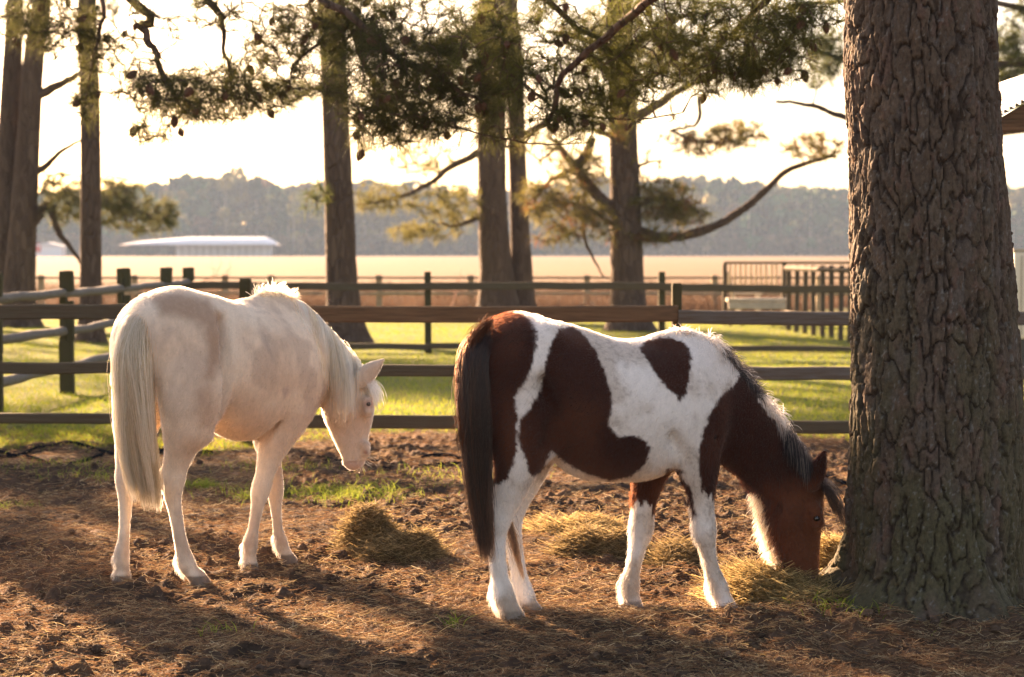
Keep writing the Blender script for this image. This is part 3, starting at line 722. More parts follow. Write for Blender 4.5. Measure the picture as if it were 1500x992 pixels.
# ---------- the cream one
def cream():
    s = SDF(); yaw = 50
    ch = lambda pts, k=.03, neg=False, yw=yaw: s.chain(pts, yw, k, neg=neg)
    ch([(243, 508, 9.02, .255, .215), (285, 515, 9.13, .262, .225), (340, 535, 9.3, .295, .262), (385, 540, 9.45, .29, .245), (425, 540, 9.6, .235, .19)], .04)
    ch([(262, 478, 9.06, .17, .14), (300, 480, 9.14, .13, .12)], .06)      # croup
    ch([(372, 485, 9.43, .16, .10), (400, 470, 9.53, .13, .06), (425, 485, 9.6, .13, .07)], .06)   # withers
    ch([(418, 508, 9.57, .22, .14), (452, 528, 9.67, .185, .10), (485, 552, 9.73, .15, .085), (510, 575, 9.76, .12, .078)], .05, yw=38)
    ch([(524, 568, 9.76, .085, .065), (514, 592, 9.755, .115, .082), (512, 612, 9.75, .112, .08), (514, 638, 9.74, .086, .06), (517, 658, 9.73, .066, .048), (520, 670, 9.725, .055, .045), (519, 677, 9.72, .04, .04)], .03, yw=16)
    ch([(498, 603, 9.72, .08, .09)], .03, yw=16)
    ch([(536, 588, 9.70, .03, .07), (538, 602, 9.69, .028, .065)], .025, yw=16)
    ch([(508, 677, 9.72, .022, .024), (514, 681, 9.72, .02, .022)], .02, yw=16)
    for dy in (-.04, .07):
        ch([(526, 560, 9.72 + dy, .040, .026), (538, 547, 9.71 + dy, .044, .024), (551, 536, 9.71 + dy, .026, .016), (563, 526, 9.71 + dy, .006, .005)], .012, yw=16)
        ch([(542, 550, 9.70 + dy - .02, .022, .014), (554, 540, 9.70 + dy - .018, .014, .010)], .008, neg=True, yw=16)
    # haunches
    ch([(282, 520, 8.98, .19, .12), (287, 575, 8.93, .175, .115), (285, 620, 8.92, .115, .09)], .05)
    ch([(220, 520, 9.12, .18, .12), (212, 575, 9.10, .15, .11), (200, 620, 9.08, .10, .085)], .05)
    ch([(425, 530, 9.47, .16, .07), (428, 575, 9.45, .16, .08)], .05)
    ch([(398, 520, 9.7, .14, .07), (400, 570, 9.7, .14, .08)], .05)
    ch([(355, 580, 9.33, .21, .2), (385, 585, 9.42, .19, .17)], .06)
    # right hind
    ch([(280, 560, 8.93, .17, .115), (272, 620, 8.91, .115, .09), (265, 655, 8.92, .078, .062), (258, 680, 8.93, .062, .048), (253, 702, 8.94, .062, .048), (253, 724, 8.95, .044, .036), (257, 750, 8.96, .033, .026), (263, 785, 8.97, .031, .025), (268, 808, 8.98, .036, .029), (272, 824, 8.985, .045, .037), (281, 838, 8.99, .034, .030), (288, 846, 8.99, .034, .032)], .028)
    ch([(240, 696, 8.94, .026, .02), (238, 706, 8.94, .022, .018)], .025)
    ch([(289, 846, 8.99, .040, .038), (294, 856, 8.99, .047, .046)], .012)
    # left hind
    ch([(210, 560, 9.1, .15, .11), (198, 620, 9.08, .10, .085), (190, 655, 9.06, .068, .058), (185, 682, 9.05, .050, .044), (184, 703, 9.04, .050, .045), (184, 726, 9.03, .036, .033), (183, 758, 9.02, .026, .026), (181, 790, 9.01, .025, .025), (178, 814, 9.0, .037, .034), (180, 836, 9.0, .028, .029)], .028)
    ch([(179, 842, 9.0, .037, .038), (178, 856, 9.0, .045, .046)], .012)
    # right fore
    ch([(425, 600, 9.43, .13, .085), (406, 640, 9.41, .088, .07), (394, 672, 9.40, .060, .052), (388, 696, 9.39, .046, .042), (382, 718, 9.38, .048, .043), (377, 742, 9.37, .032, .029), (371, 775, 9.36, .026, .025), (366, 798, 9.35, .038, .035), (365, 819, 9.35, .027, .029)], .028)
    ch([(365, 824, 9.35, .036, .037), (366, 837, 9.35, .044, .045)], .012)
    # left fore
    ch([(400, 600, 9.68, .11, .085), (392, 640, 9.67, .075, .065), (397, 672, 9.66, .050, .046), (402, 696, 9.65, .040, .040), (403, 718, 9.64, .042, .040), (404, 742, 9.63, .028, .027), (407, 774, 9.63, .024, .024), (411, 795, 9.63, .035, .034), (417, 810, 9.63, .026, .028)], .028)
    ch([(418, 813, 9.63, .033, .034), (423, 823, 9.63, .043, .044)], .012)
    ch([(534, 664, 9.672, .016, .012)], .01, neg=True, yw=16)
    ch([(534, 652, 9.70, .024, .035), (536, 664, 9.70, .020, .034)], .02, yw=16)
    ch([(517, 673, 9.67, .006, .03), (530, 676, 9.66, .006, .03)], .006, neg=True, yw=16)
    ch([(326, 470, 9.02, .02, .03), (328, 520, 8.98, .026, .03), (326, 570, 8.97, .028, .03), (312, 625, 8.96, .02, .03)], .05, neg=True)
    ch([(410, 585, 9.36, .018, .03), (402, 615, 9.33, .022, .03), (385, 642, 9.34, .018, .03)], .04, neg=True)
    ch([(424, 500, 9.45, .014, .02), (440, 545, 9.47, .014, .02)], .04, neg=True)
    ch([(488, 585, 9.62, .010, .02), (486, 612, 9.62, .010, .02)], .025, neg=True, yw=16)
    ch([(505, 640, 9.67, .008, .02), (515, 610, 9.66, .007, .02)], .02, neg=True, yw=16)
    v, f = surface_nets(s, .009); v = laplace(v, f, 1, .6)
    yw = math.radians(yaw)
    def colfn(p, N):
        qx, qy = project(p)
        n1 = fbm(p[:, 0] * 5, p[:, 1] * 5, p[:, 2] * 5, 3, 3); n2 = fbm(p[:, 0] * 18, p[:, 1] * 18, p[:, 2] * 18, 3, 7)
        st = fbm(p[:, 0] * 9 + 3, p[:, 1] * 9, p[:, 2] * 6, 4, 91)
        c = mix((.76, .63, .49), (.66, .51, .38), sstep(.35, .7, n1))
        c = mix(c, (.50, .38, .29), sstep(.50, .64, st) * .6)
        w = 9 * (n2 - .5) + 12 * (n1 - .5)
        vis = (p[:, 1] < 9.6)
        d1 = poly_sd(qx, qy, [(222, 432), (262, 428), (305, 440), (325, 462), (326, 495), (322, 530), (312, 555), (300, 552), (305, 510), (300, 480), (270, 468), (235, 462)])
        c = mix(c, (.40, .27, .185), sstep(9, -10, d1 + w) * .95 * vis)
        d2 = poly_sd(qx, qy, [(285, 575), (310, 560), (318, 590), (312, 630), (292, 625)]); c = mix(c, (.43, .29, .20), sstep(8, -10, d2 + w) * .7 * vis)
        d3 = poly_sd(qx, qy, [(378, 482), (392, 492), (402, 520), (408, 535), (400, 536), (388, 512)]); c = mix(c, (.42, .33, .27), sstep(3, -3, d3 + w) * .6)
        d4 = poly_sd(qx, qy, [(413, 570), (422, 562), (424, 574), (416, 584)]); c = mix(c, (.45, .33, .28), sstep(3, -3, d4 + w * .5) * .6)
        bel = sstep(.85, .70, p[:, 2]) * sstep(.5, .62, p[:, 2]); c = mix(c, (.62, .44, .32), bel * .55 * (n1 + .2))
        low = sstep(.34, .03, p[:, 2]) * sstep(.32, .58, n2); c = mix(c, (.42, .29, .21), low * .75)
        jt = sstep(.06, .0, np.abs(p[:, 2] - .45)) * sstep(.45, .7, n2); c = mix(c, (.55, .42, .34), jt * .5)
        muz = sstep(672, 682, qy) * (qx > 495) * (qx < 550) * (p[:, 2] > .3); c = mix(c, (.55, .34, .28), muz * .7)
        eye_ = np.exp(-((qx - 541) ** 2 + (qy - 592) ** 2) / 45.) * (p[:, 2] > .6); c = mix(c, (.45, .22, .17), eye_ * .8)
        c = mix(c, (.30, .14, .10), np.exp(-((qx - 536) ** 2 + (qy - 663) ** 2) / 14.) * (p[:, 2] > .3) * .9); mo = np.exp(-((qy - (677 - .12 * (qx - 510))) ** 2) / 2.) * (qx > 505) * (qx < 540) * (p[:, 2] > .3); c = mix(c, (.30, .16, .12), mo * .6)
        hoof = sstep(.048, .040, p[:, 2]); return mix(c, (.16, .115, .085), hoof * .9)
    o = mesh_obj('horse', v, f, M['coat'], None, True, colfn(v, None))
    tag(o, 'cream white pony with pale tail, head lowered, standing left of the pinto', 'horse', 'ponies in the paddock')
    eye(s, 540.5, 592, 9.72, .0125, o, v)
    def lenfn(p, N):
        qx, qy = project(p); L = np.where(p[:, 2] < .55, .006, .010)
        L = np.where((qx < 215) & (qy < 560), .02, L)
        L = np.where((p[:, 2] > .05) & (p[:, 2] < .14) & (N[:, 0] < -.2), .026, L); return L
    fur('coat_hair', v, f, colfn, 120000, o, yw, lenfn, s)
    # tail
    cen = np.array([P(222, 446, 8.93), P(203, 470, 8.84), P(194, 520, 8.78), P(197, 590, 8.76), P(203, 660, 8.77), P(213, 715, 8.79), P(219, 758, 8.8)])
    hw = catmull(np.array([[h, h] for h in (3, 19, 29, 28, 26, 24, 20)], float), 6)[:, 0] / 324
    cc = catmull(cen, 6); K = len(cc); n = 7500
    a = RNG.random(n) * 2 * PI; r = np.sqrt(RNG.random(n)); ex = np.cos(a) * r; ey = np.sin(a) * r; NC = 70
    cl = RNG.integers(0, NC, n); cx = RNG.uniform(-.85, .85, NC); cy = RNG.normal(0, .4, NC); L = (.68 + .32 * RNG.random(NC)[cl]) * (.72 + .28 * RNG.random(n) ** .6); ph = RNG.random(n) * 6; am = .007 * RNG.random(n) + .022 * (RNG.random(n) < .05)
    pts = np.zeros((n, K, 3))
    for i in range(K):
        t = i / (K - 1) * L; j = t * (K - 1); j0 = np.minimum(j.astype(int), K - 2); fr = (j - j0)[:, None]
        c = cc[j0] * (1 - fr) + cc[j0 + 1] * fr; h = hw[j0] * (1 - fr[:, 0]) + hw[j0 + 1] * fr[:, 0]; g = np.minimum(t * 1.4, 1) ** 1.1 * .78
        pts[:, i] = c + np.stack([(ex * (1 - g) + cx[cl] * g * 1.3) * h + am * np.sin(ph + t * 9), (ey * (1 - g) + cy[cl] * g) * h * .7, 0 * h], 1)
    cl_c = RNG.random(NC)[cl]
    col = mix((.95, .66, .43), (.50, .22, .09), np.clip(cl_c * .75 + .5 * RNG.random(n) - .12 + .3 * (ph > 4.6), 0, 1))
    curves_obj('tail', pts, np.array([.0007] * (K - 2) + [.0005, .0002]), col, M['hair'], o)
    # mane
    n = 8200
    cr = [(378, 440, 9.47), (400, 432, 9.53), (425, 443, 9.6), (452, 462, 9.66), (480, 487, 9.72), (508, 515, 9.75), (530, 545, 9.76)]
    cw = catmull(np.array([P(*q) for q in cr]), 8); t = RNG.random(n); k = t * (len(cw) - 1); k0 = np.minimum(k.astype(int), len(cw) - 2)
    rt = cw[k0] + (cw[k0 + 1] - cw[k0]) * (k - k0)[:, None] + RNG.normal(0, 1, (n, 3)) * (.010, .014, .008)
    px, _ = project(rt); sh = px < 428
    dr = V(.22, -.9, .05) + RNG.normal(0, .13, (n, 3)); dr[sh] = V(.35, -.3, .8) + RNG.normal(0, .45, (sh.sum(), 3))
    L = (.27 + .14 * RNG.random(n)) * np.clip((px - 400) / 60, .5, 1) * np.where(px > 505, .62, 1); L[sh] = np.where(RNG.random(sh.sum()) < .22, .02 + .055 * RNG.random(sh.sum()), .012)
    clump = (px / 3.2).astype(int); cn = RNG.normal(0, 1, (400, 3)); dr += cn[clump % 400] * .22; dr[~sh, 2] = np.minimum(dr[~sh, 2], .02); dr[~sh, 1] = np.minimum(dr[~sh, 1], -.55); L = L * (.75 + .4 * RNG.random(400)[clump % 400])
    pts = groom(rt, dr, L, s, 12, .22, .006); pts[sh] = groom(rt[sh], dr[sh], L[sh], s, 12, .04, .003)
    cc_ = RNG.random(400)[clump % 400]
    col = mix((.95, .68, .45), (.58, .29, .14), np.clip(.9 * cc_ + .4 * RNG.random(n) - .15, 0, 1))
    curves_obj('mane', pts, np.array([.0008] * 10 + [.0006, .0002]), col, M['hair'], o)
    n = 150; rt = P(538, 560, 9.70) + RNG.normal(0, 1, (n, 3)) * (.010, .03, .012)
    pts = groom(rt, V(.8, -.3, .1) + RNG.normal(0, .25, (n, 3)), .05 + .10 * RNG.random(n), s, 9, .3, .008, grav=unit(V(.05, 0, -1)))
    curves_obj('forelock', pts, np.array([.0007] * 8 + [.0002]), mix((.8, .72, .6), (.6, .48, .35), RNG.random(n)), M['hair'], o)
    n = 26; rt = P(528, 672, 9.68) + RNG.normal(0, 1, (n, 3)) * (.02, .015, .014)
    pts = groom(rt, V(.8, -.3, -.2) + RNG.normal(0, .5, (n, 3)), .03 + .05 * RNG.random(n), None, 5, .1)
    curves_obj('whiskers', pts, .0005, np.tile(V(.7, .55, .35), (n, 1)), M['hair'], o)
cream()

# ------------------------------------------------------------------ big pine
def cellnoise(u, v, nu, seed=0):
    ui = np.floor(u).astype(int); vi = np.floor(v).astype(int); F1 = np.full(u.shape, 9.); F2 = np.full(u.shape, 9.); ID = np.zeros(u.shape)
    for du in (-1, 0, 1):
        for dv in (-1, 0, 1):
            a = ui + du; b = vi + dv; aw = np.mod(a, nu); o = np.zeros_like(a)
            jx = _h(aw, b, o, seed + 1); jy = _h(aw, b, o, seed + 2); d = np.hypot(a + .15 + .7 * jx - u, b + .15 + .7 * jy - v)
            m = d < F1; F2 = np.where(m, F1, np.minimum(F2, d)); ID = np.where(m, _h(aw, b, o, seed + 3), ID); F1 = np.where(m, d, F1)
    return F1, F2, ID
PINES = 'pines around the paddock'
def big_pine():
    YC = 8.35
    keys = [(-40, 1352, 104), (0, 1347, 105), (150, 1352, 111), (330, 1359, 114), (450, 1363, 118), (600, 1370, 123), (700, 1373, 125), (790, 1373, 131), (840, 1372, 141), (870, 1370, 162), (898, 1368, 192), (925, 1368, 222)]
    zk = np.array([1.5 - (k[0] - 372) * YC / F for k in keys])[::-1]; xk = np.array([(k[1] - 750) * YC / F for k in keys])[::-1]; rk = np.array([k[2] * YC / F for k in keys])[::-1]
    zs = list(np.arange(-.12, 2.75, .0065)); z = zs[-1]
    while z < 15: z += .03 if z < 4 else .12; zs.append(z)
    zs = np.array(zs); NT = 380; th = np.arange(NT) * 2 * PI / NT
    T, Z = np.meshgrid(th, zs)
    xc = np.interp(zs, zk, xk); rr = np.interp(zs, zk, rk)
    hi = zs > zk[-1]; rr[hi] = rk[-1] * np.clip(1 - (zs[hi] - zk[-1]) / 20, .25, 1); xc[hi] = xk[-1] - .02 * (zs[hi] - zk[-1])
    NU = 35; warp = (fbm(np.cos(T) * 3, np.sin(T) * 3, Z * 2.2, 3, 5) - .5)
    hf = fbm(np.cos(T) * 11, np.sin(T) * 11, Z * 13, 3, 9) - .5
    U = T / (2 * PI) * NU + warp * 3.0 + hf * .9 + Z * .6; Vv = Z / .19 + (fbm(np.cos(T) * 6, np.sin(T) * 6, Z * 4, 3, 8) - .5) * 2.2 + hf * .7
    U = np.mod(U, NU)
    F1, F2, ID = cellnoise(U, Vv, NU, 3)
    U2 = np.mod(T / (2 * PI) * 60 + warp * 6 + hf * 3 + Z * 1.2, 60); g1, g2, ID2 = cellnoise(U2, Z / .075 + warp * 3 + hf * 3, 60, 13)
    ridge = sstep(.0, .17, F2 - F1); fine = sstep(0, .25, g2 - g1)
    n1 = fbm(np.cos(T) * 9, np.sin(T) * 9, Z * 14, 4, 21); root = np.clip((.35 - Z) / .35, 0, 1)
    but = 1 + root * (.16 * np.sin(T * 5 + 1.2) + .10 * np.sin(T * 3 + .4) + .06 * np.sin(T * 9))
    R = rr[:, None] * but * (1 + .025 * np.sin(T * 3 + Z * 2) + .02 * np.sin(T * 5 - Z * 3)) - .018
    R = R + ridge * .015 + (fbm(U * .22, Vv * .3, o=2, seed=6) - .5) * .03 * (np.abs(T - PI * 0) > .05) + fine * ridge * .005 + (ID2 - .5) * .006 * ridge + (ID - .5) * .010 + (n1 - .5) * .020 + hf * .012
    X = xc[:, None] + R * np.cos(T); Yy = YC + R * np.sin(T)
    v = np.stack([X, Yy, Z], -1).reshape(-1, 3); i = np.arange(len(zs) * NT).reshape(len(zs), NT)
    f = np.stack([i[:-1], np.roll(i, -1, 1)[:-1], np.roll(i, -1, 1)[1:], i[1:]], -1).reshape(-1, 4)
    c = mix((.088, .060, .040), (.150, .108, .075), ID2)
    c = mix(c, (.14, .072, .055), sstep(.68, .78, ID2) * sstep(.42, .54, n1) * .45); c = mix(c, (.15, .125, .105), sstep(.18, .1, ID2) * .5 + sstep(.2, .1, ID) * .2)
    ms = fbm(np.cos(T) * 4, np.sin(T) * 4, Z * 3, 3, 55)
    moss = sstep(.40, .62, ms + .22 * (1.35 - Z) * .6) * sstep(2.2, .2, Z); c = mix(c, (.080, .082, .034), moss * .6)
    li = sstep(.68, .74, fbm(np.cos(T) * 40, np.sin(T) * 40, Z * 60, 3, 66)); c = mix(c, (.24, .25, .23), li * .45)
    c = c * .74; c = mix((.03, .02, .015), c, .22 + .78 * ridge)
    root_o = empty('pine_tree', (1.77, 8.35, 0))
    tag(root_o, 'huge foreground pine with deeply furrowed mossy bark at the right edge', 'tree', PINES)
    mesh_obj('trunk', v, f, M['bark_big'], root_o, True, c.reshape(-1, 3))
    return root_o
BIG = big_pine()

# ------------------------------------------------------------------ branches, needles, cones
def grow(limbs, blobs, seed=0, step=.18):
    """limbs: list of (points3D, r0, r1); blobs: list of (center, radii(3), count). Tuft tips join the nearest node, which gives a branching twig system."""
    rg = np.random.default_rng(seed); nodes = []; par = []; tubes = []
    for pts, r0, r1 in limbs:
        c = catmull(pts, 5); c = c + np.vstack([np.zeros((1, 3)), rg.normal(0, 1, (len(c) - 1, 3)) * min(.010, r0 * .2)])
        tubes.append((c, np.linspace(r0, r1, len(c)))); nodes += list(c)
    base = len(nodes); nodes = list(nodes); par = [-1] * base; targets = []
    for c, rad, n in blobs:
        q = rg.normal(0, 1, (n, 3)); q = unit(q) * (rg.random((n, 1)) ** .4); targets.append(np.asarray(c) + q * rad)
    T = np.vstack(targets); NN = np.array(nodes)
    dist = np.array([np.min(((NN - t) ** 2).sum(1)) for t in T]); T = T[np.argsort(dist)]
    tips = []
    arr = np.zeros((len(T) * 8 + len(nodes) + 10, 3)); arr[:len(nodes)] = NN; cnt = len(nodes); segs = []
    for t in T:
        d = ((arr[:cnt] - t) ** 2).sum(1); j = int(np.argmin(d)); D = math.sqrt(d[j]); a = arr[j]
        k = int(min(6, max(1, round(D / step)))); sag = rg.normal(0, .10, 3) * D; pl = [a.copy()]; pi = j
        for m in range(1, k + 1):
            s = m / k; q = a * (1 - s) + t * s + sag * math.sin(PI * s) + (rg.normal(0, .02, 3) * (m < k))
            arr[cnt] = q; par.append(pi); pi = cnt; cnt += 1; pl.append(q)
        segs.append((pl, j)); dr = unit(pl[-1] - pl[-2]); tips.append((pl[-1], dr))
    return tubes, segs, tips, base, par
def needles(tips, nper, L, rg, r, c1, c2, droop=.15, back=.1):
    C = np.array([t[0] for t in tips]); D = np.array([t[1] for t in tips]); n = len(C) * nper
    ci = np.repeat(np.arange(len(C)), nper); d = unit(D[ci] * .75 + rg.normal(0, .62, (n, 3)) + V(0, 0, .15)); ln = L * (.6 + .6 * rg.random(n))[:, None]
    st = C[ci] - D[ci] * (rg.random((n, 1)) * back)
    pts = np.stack([st, st + d * ln * .5, st + d * ln + V(0, 0, -droop) * ln], 1)
    tc = rg.random(len(C))[ci]; col = mix(c1, c2, np.clip(tc * .7 + .4 * rg.random(n), 0, 1)) * (.7 + .5 * rg.random((n, 1)))
    return pts, col, np.array([r, r, r * .35])
def boughs(root, limbs, blobs, seed, nper=26, L=.16, r=.0014, c1=(.045, .075, .02), c2=(.11, .13, .03), twigr=.006, names=('branch', 'foliage'), brown=0):
    rg = np.random.default_rng(seed + 100)
    tubes, segs, tips, base, par = grow(limbs, blobs, seed)
    for c, rad in tubes:
        m = MB(); m.tube(c, rad, 7, jit=.25); m.build(names[0], M['bark'], root, True)
    m = MB()
    for pl, j in segs:
        r0 = twigr * (1.2 if j < base else .8); m.tube(np.array(pl), np.linspace(r0, r0 * .5, len(pl)), 4, cap=False)
    m.build('twig_foliage', M['twig'], root, True)
    keep = [t for t in tips if rg.random() > .12]
    pts, col, rad = needles(keep, nper, L, rg, r, c1, c2)
    if brown:
        k = np.repeat(rg.random(len(keep)) < brown, nper); col[k] = mix((.30, .13, .05), (.22, .10, .04), rg.random(k.sum()))
    curves_obj(names[1], pts, rad, col, M['needle'], root)
    return tips
def cone_mesh():
    vv = []; ff = []; nu, nv = 12, 11
    for j in range(nv + 1):
        t = j / nv; r = .5 * math.sin(PI * min(1, t * .92 + .04)) ** .75 * (1.05 - .45 * t)
        for i in range(nu):
            a = 2 * PI * (i + .5 * (j % 2)) / nu; k = 1 + (.28 if (i + j) % 2 else -.12)
            vv.append((r * k * math.cos(a), r * k * math.sin(a), -t * 1.35 - (.07 if (i + j) % 2 else 0)))
    for j in range(nv):
        for i in range(nu): k = (i + 1) % nu; ff.append((j * nu + i, j * nu + k, (j + 1) * nu + k, (j + 1) * nu + i))
    me = bpy.data.meshes.new('pine_cone'); me.from_pydata(vv, [], ff); me.materials.append(M['cone']); me.update(); return me
CONE = cone_mesh()
def cones(root, spots, size=.075):
    l = np.array(root.location[:])
    for c in spots:
        o = bpy.data.objects.new('pine_cone', CONE); COL.objects.link(o); o.parent = root
        o.location = tuple(np.asarray(c) - l); s = size * (.8 + .45 * random.random()); o.scale = (s, s, s * 1.05)
        o.rotation_euler = (random.gauss(0, .5), random.gauss(0, .5), random.random() * 6)
def limb(pts, r0, r1): return (np.array([P(*q) for q in pts]), r0, r1)
def blob(px, py, Y, rx, ry, n, rz=None):
    c = P(px, py, Y); k = Y / F; return (c, np.array([rx * k, (rz if rz else rx * k * .7), ry * k]), n)
DARK1, DARK2 = (.035, .042, .014), (.075, .080, .024)

# boughs hanging from the big pine: right and middle of the picture
limbs = [
    limb([(1300, -420, 8.5), (1180, -200, 10), (1040, -60, 11.5), (930, 20, 12.3), (830, 110, 12.8), (800, 190, 13)], .05, .012),
    limb([(1320, -560, 8.4), (1250, -300, 10.5), (1180, -90, 12), (1120, 0, 12.6), (1060, 60, 12.9), (1005, 95, 13)], .045, .01),
    limb([(1290, -500, 8.5), (1050, -350, 10.5), (870, -120, 12), (790, -20, 12.8), (870, 55, 13), (965, 130, 13.2)], .045, .009),
    limb([(1290, -620, 8.5), (1000, -420, 10.5), (800, -200, 12), (720, -40, 13), (735, 40, 13), (737, 100, 13)], .04, .010),
    limb([(737, 100, 13), (770, 125, 13), (830, 165, 13), (930, 175, 13), (1000, 165, 13)], .01, .005),
]
blobs = [blob(1050, 60, 12.8, 100, 62, 190), blob(990, 20, 12.6, 90, 45, 90), blob(930, 110, 13, 85, 60, 90), blob(840, 120, 13, 70, 60, 80), blob(1130, 45, 12.5, 60, 45, 60), blob(1060, 95, 12.9, 60, 22, 40), blob(790, 30, 12.9, 60, 40, 50)]
blobs = [(a, b * 1.35, int(n_ * 1.6)) for a, b, n_ in blobs] + [blob(870, 150, 13, 60, 45, 60), blob(700, 60, 13, 50, 60, 50), blob(1150, 75, 12.6, 60, 50, 80), blob(1190, 20, 12.4, 55, 28, 60), blob(1090, 110, 12.8, 60, 30, 50), blob(900, 60, 13, 90, 80, 120), blob(830, 180, 13, 70, 30, 40), blob(770, 130, 13, 60, 60, 60)]
tips = boughs(BIG, limbs, blobs, 3, nper=20, L=.13, r=.0011, c1=DARK1, c2=(.17, .18, .04), twigr=.0065)
sp = random.sample([t[0] for t in tips], 60); cones(BIG, [q - V(0, 0, .0) for q in sp], .047)

# a pine just outside the left edge whose boughs hang into the top left and middle
LP = empty('pine_tree', (-6.6, 16.5, 0)); tag(LP, 'pine whose cone laden boughs hang across the top left and middle of the view', 'tree', PINES)
def trunk(root, pts, mat='bark', n=20, name='trunk', flare=True):
    m = MB(); p = catmull(np.array([q[:3] for q in pts], float), 6); r = catmull(np.array([[q[3], q[3]] for q in pts], float), 6)[:, 0]
    z = p[:, 2]; r = r * (1 + (.55 * np.exp(-np.maximum(z, 0) / .28) if flare else 0)); m.tube(p, r, n, jit=.05); return m.build(name, M[mat], root, True)
trunk(LP, [(-6.6, 16.5, -.1, .27), (-6.55, 16.5, 3, .24), (-6.6, 16.45, 7, .2), (-6.5, 16.5, 12, .12)])
limbs = [
    (np.array([(-6.6, 16.5, 5.6), (-5.4, 15.6, 5.3), P(170, -20, 14.8), P(210, 40, 14.5), P(225, 80, 14.4), P(258, 145, 14.3)]), .05, .018),
    (np.array([(-6.6, 16.5, 6.2), (-4.6, 15.4, 5.7), P(280, -20, 14.4), P(322, 25, 14.3), P(330, 80, 14.2), P(345, 125, 14.2)]), .04, .008),
    (np.array([(-6.6, 16.5, 6.9), (-4.2, 15.2, 6.5), (-2.2, 14.4, 5.6), P(430, -60, 13.8), P(510, 20, 13.6), P(600, 95, 13.5), P(700, 145, 13.4)]), .05, .012),
    (np.array([(-6.6, 16.5, 7.3), (-3.6, 15.0, 6.8), (-1.6, 14.2, 5.7), P(480, -80, 13.8), P(505, 10, 13.9), P(545, 110, 13.9), P(580, 170, 13.9)]), .045, .010),
    (np.array([(-6.6, 16.5, 5.0), (-5.4, 15.8, 4.7), P(100, -40, 15), P(150, 5, 14.8), P(142, 60, 14.8), P(128, 130, 14.8), P(122, 165, 14.8)]), .03, .005),
    (np.array([(-6.6, 16.5, 6.0), (-4.6, 15.4, 5.5), P(400, -60, 14.2), P(452, 10, 14), P(475, 50, 14), P(430, 95, 14), P(425, 125, 14)]), .03, .005),
    (P(600, 175, 13.6)[None] * 0 + np.array([P(590, 170, 13.6), P(640, 180, 13.5), P(720, 200, 13.3), P(800, 212, 13.2), P(870, 208, 13.2)]), .008, .004),
]
blobs = [blob(300, 140, 14.3, 105, 32, 170), blob(240, 125, 14.3, 55, 35, 40), blob(370, 115, 14.2, 70, 40, 50), blob(225, 195, 14.3, 35, 14, 16), blob(330, 20, 14.3, 50, 30, 26), blob(240, 30, 14.5, 60, 40, 26), blob(130, 95, 14.8, 35, 60, 26),
         blob(610, 120, 13.6, 115, 58, 310), blob(640, 65, 13.6, 95, 60, 120), blob(540, 50, 13.8, 55, 50, 60), blob(720, 100, 13.5, 60, 70, 80), blob(590, 175, 13.6, 70, 28, 90), blob(480, 35, 14, 75, 38, 110), blob(455, 110, 14, 40, 40, 20), blob(60, 30, 14.8, 55, 35, 60), blob(700, 195, 13.4, 70, 22, 26)]
blobs = [(a, b * 1.3, int(n_ * 1.7)) for a, b, n_ in blobs] + [blob(85, 45, 14.8, 60, 45, 60), blob(165, 80, 14.8, 45, 50, 45), blob(400, 70, 14.2, 60, 50, 60), blob(560, 200, 13.6, 60, 22, 30), blob(120, 150, 14.8, 25, 40, 20)]
limbs += [(np.array([(-6.6, 16.5, 4.2), (-6.0, 17.0, 3.9), (-5.3, 17.2, 3.6)]), .05, .015), (np.array([(-6.6, 16.5, 3.2), (-7.2, 17.2, 2.9), (-7.8, 17.6, 2.5)]), .05, .015)]
blobs += [(V(-5.35, 17.1, 3.6), V(.75, .9, .32), 260), (V(-7.5, 17.5, 2.4), V(.8, 1.0, .4), 160)]  # unseen limbs and foliage clumps added beyond the frame to shade the foreground
tips = boughs(LP, limbs, blobs, 8, nper=20, L=.135, r=.0011, c1=DARK1, c2=(.12, .12, .035), twigr=.0065)
sp = random.sample([t[0] for t in tips if t[0][0] > -4.6 and t[0][1] < 15.5], 99); cones(LP, [q - V(0, 0, .0) for q in sp], .052)

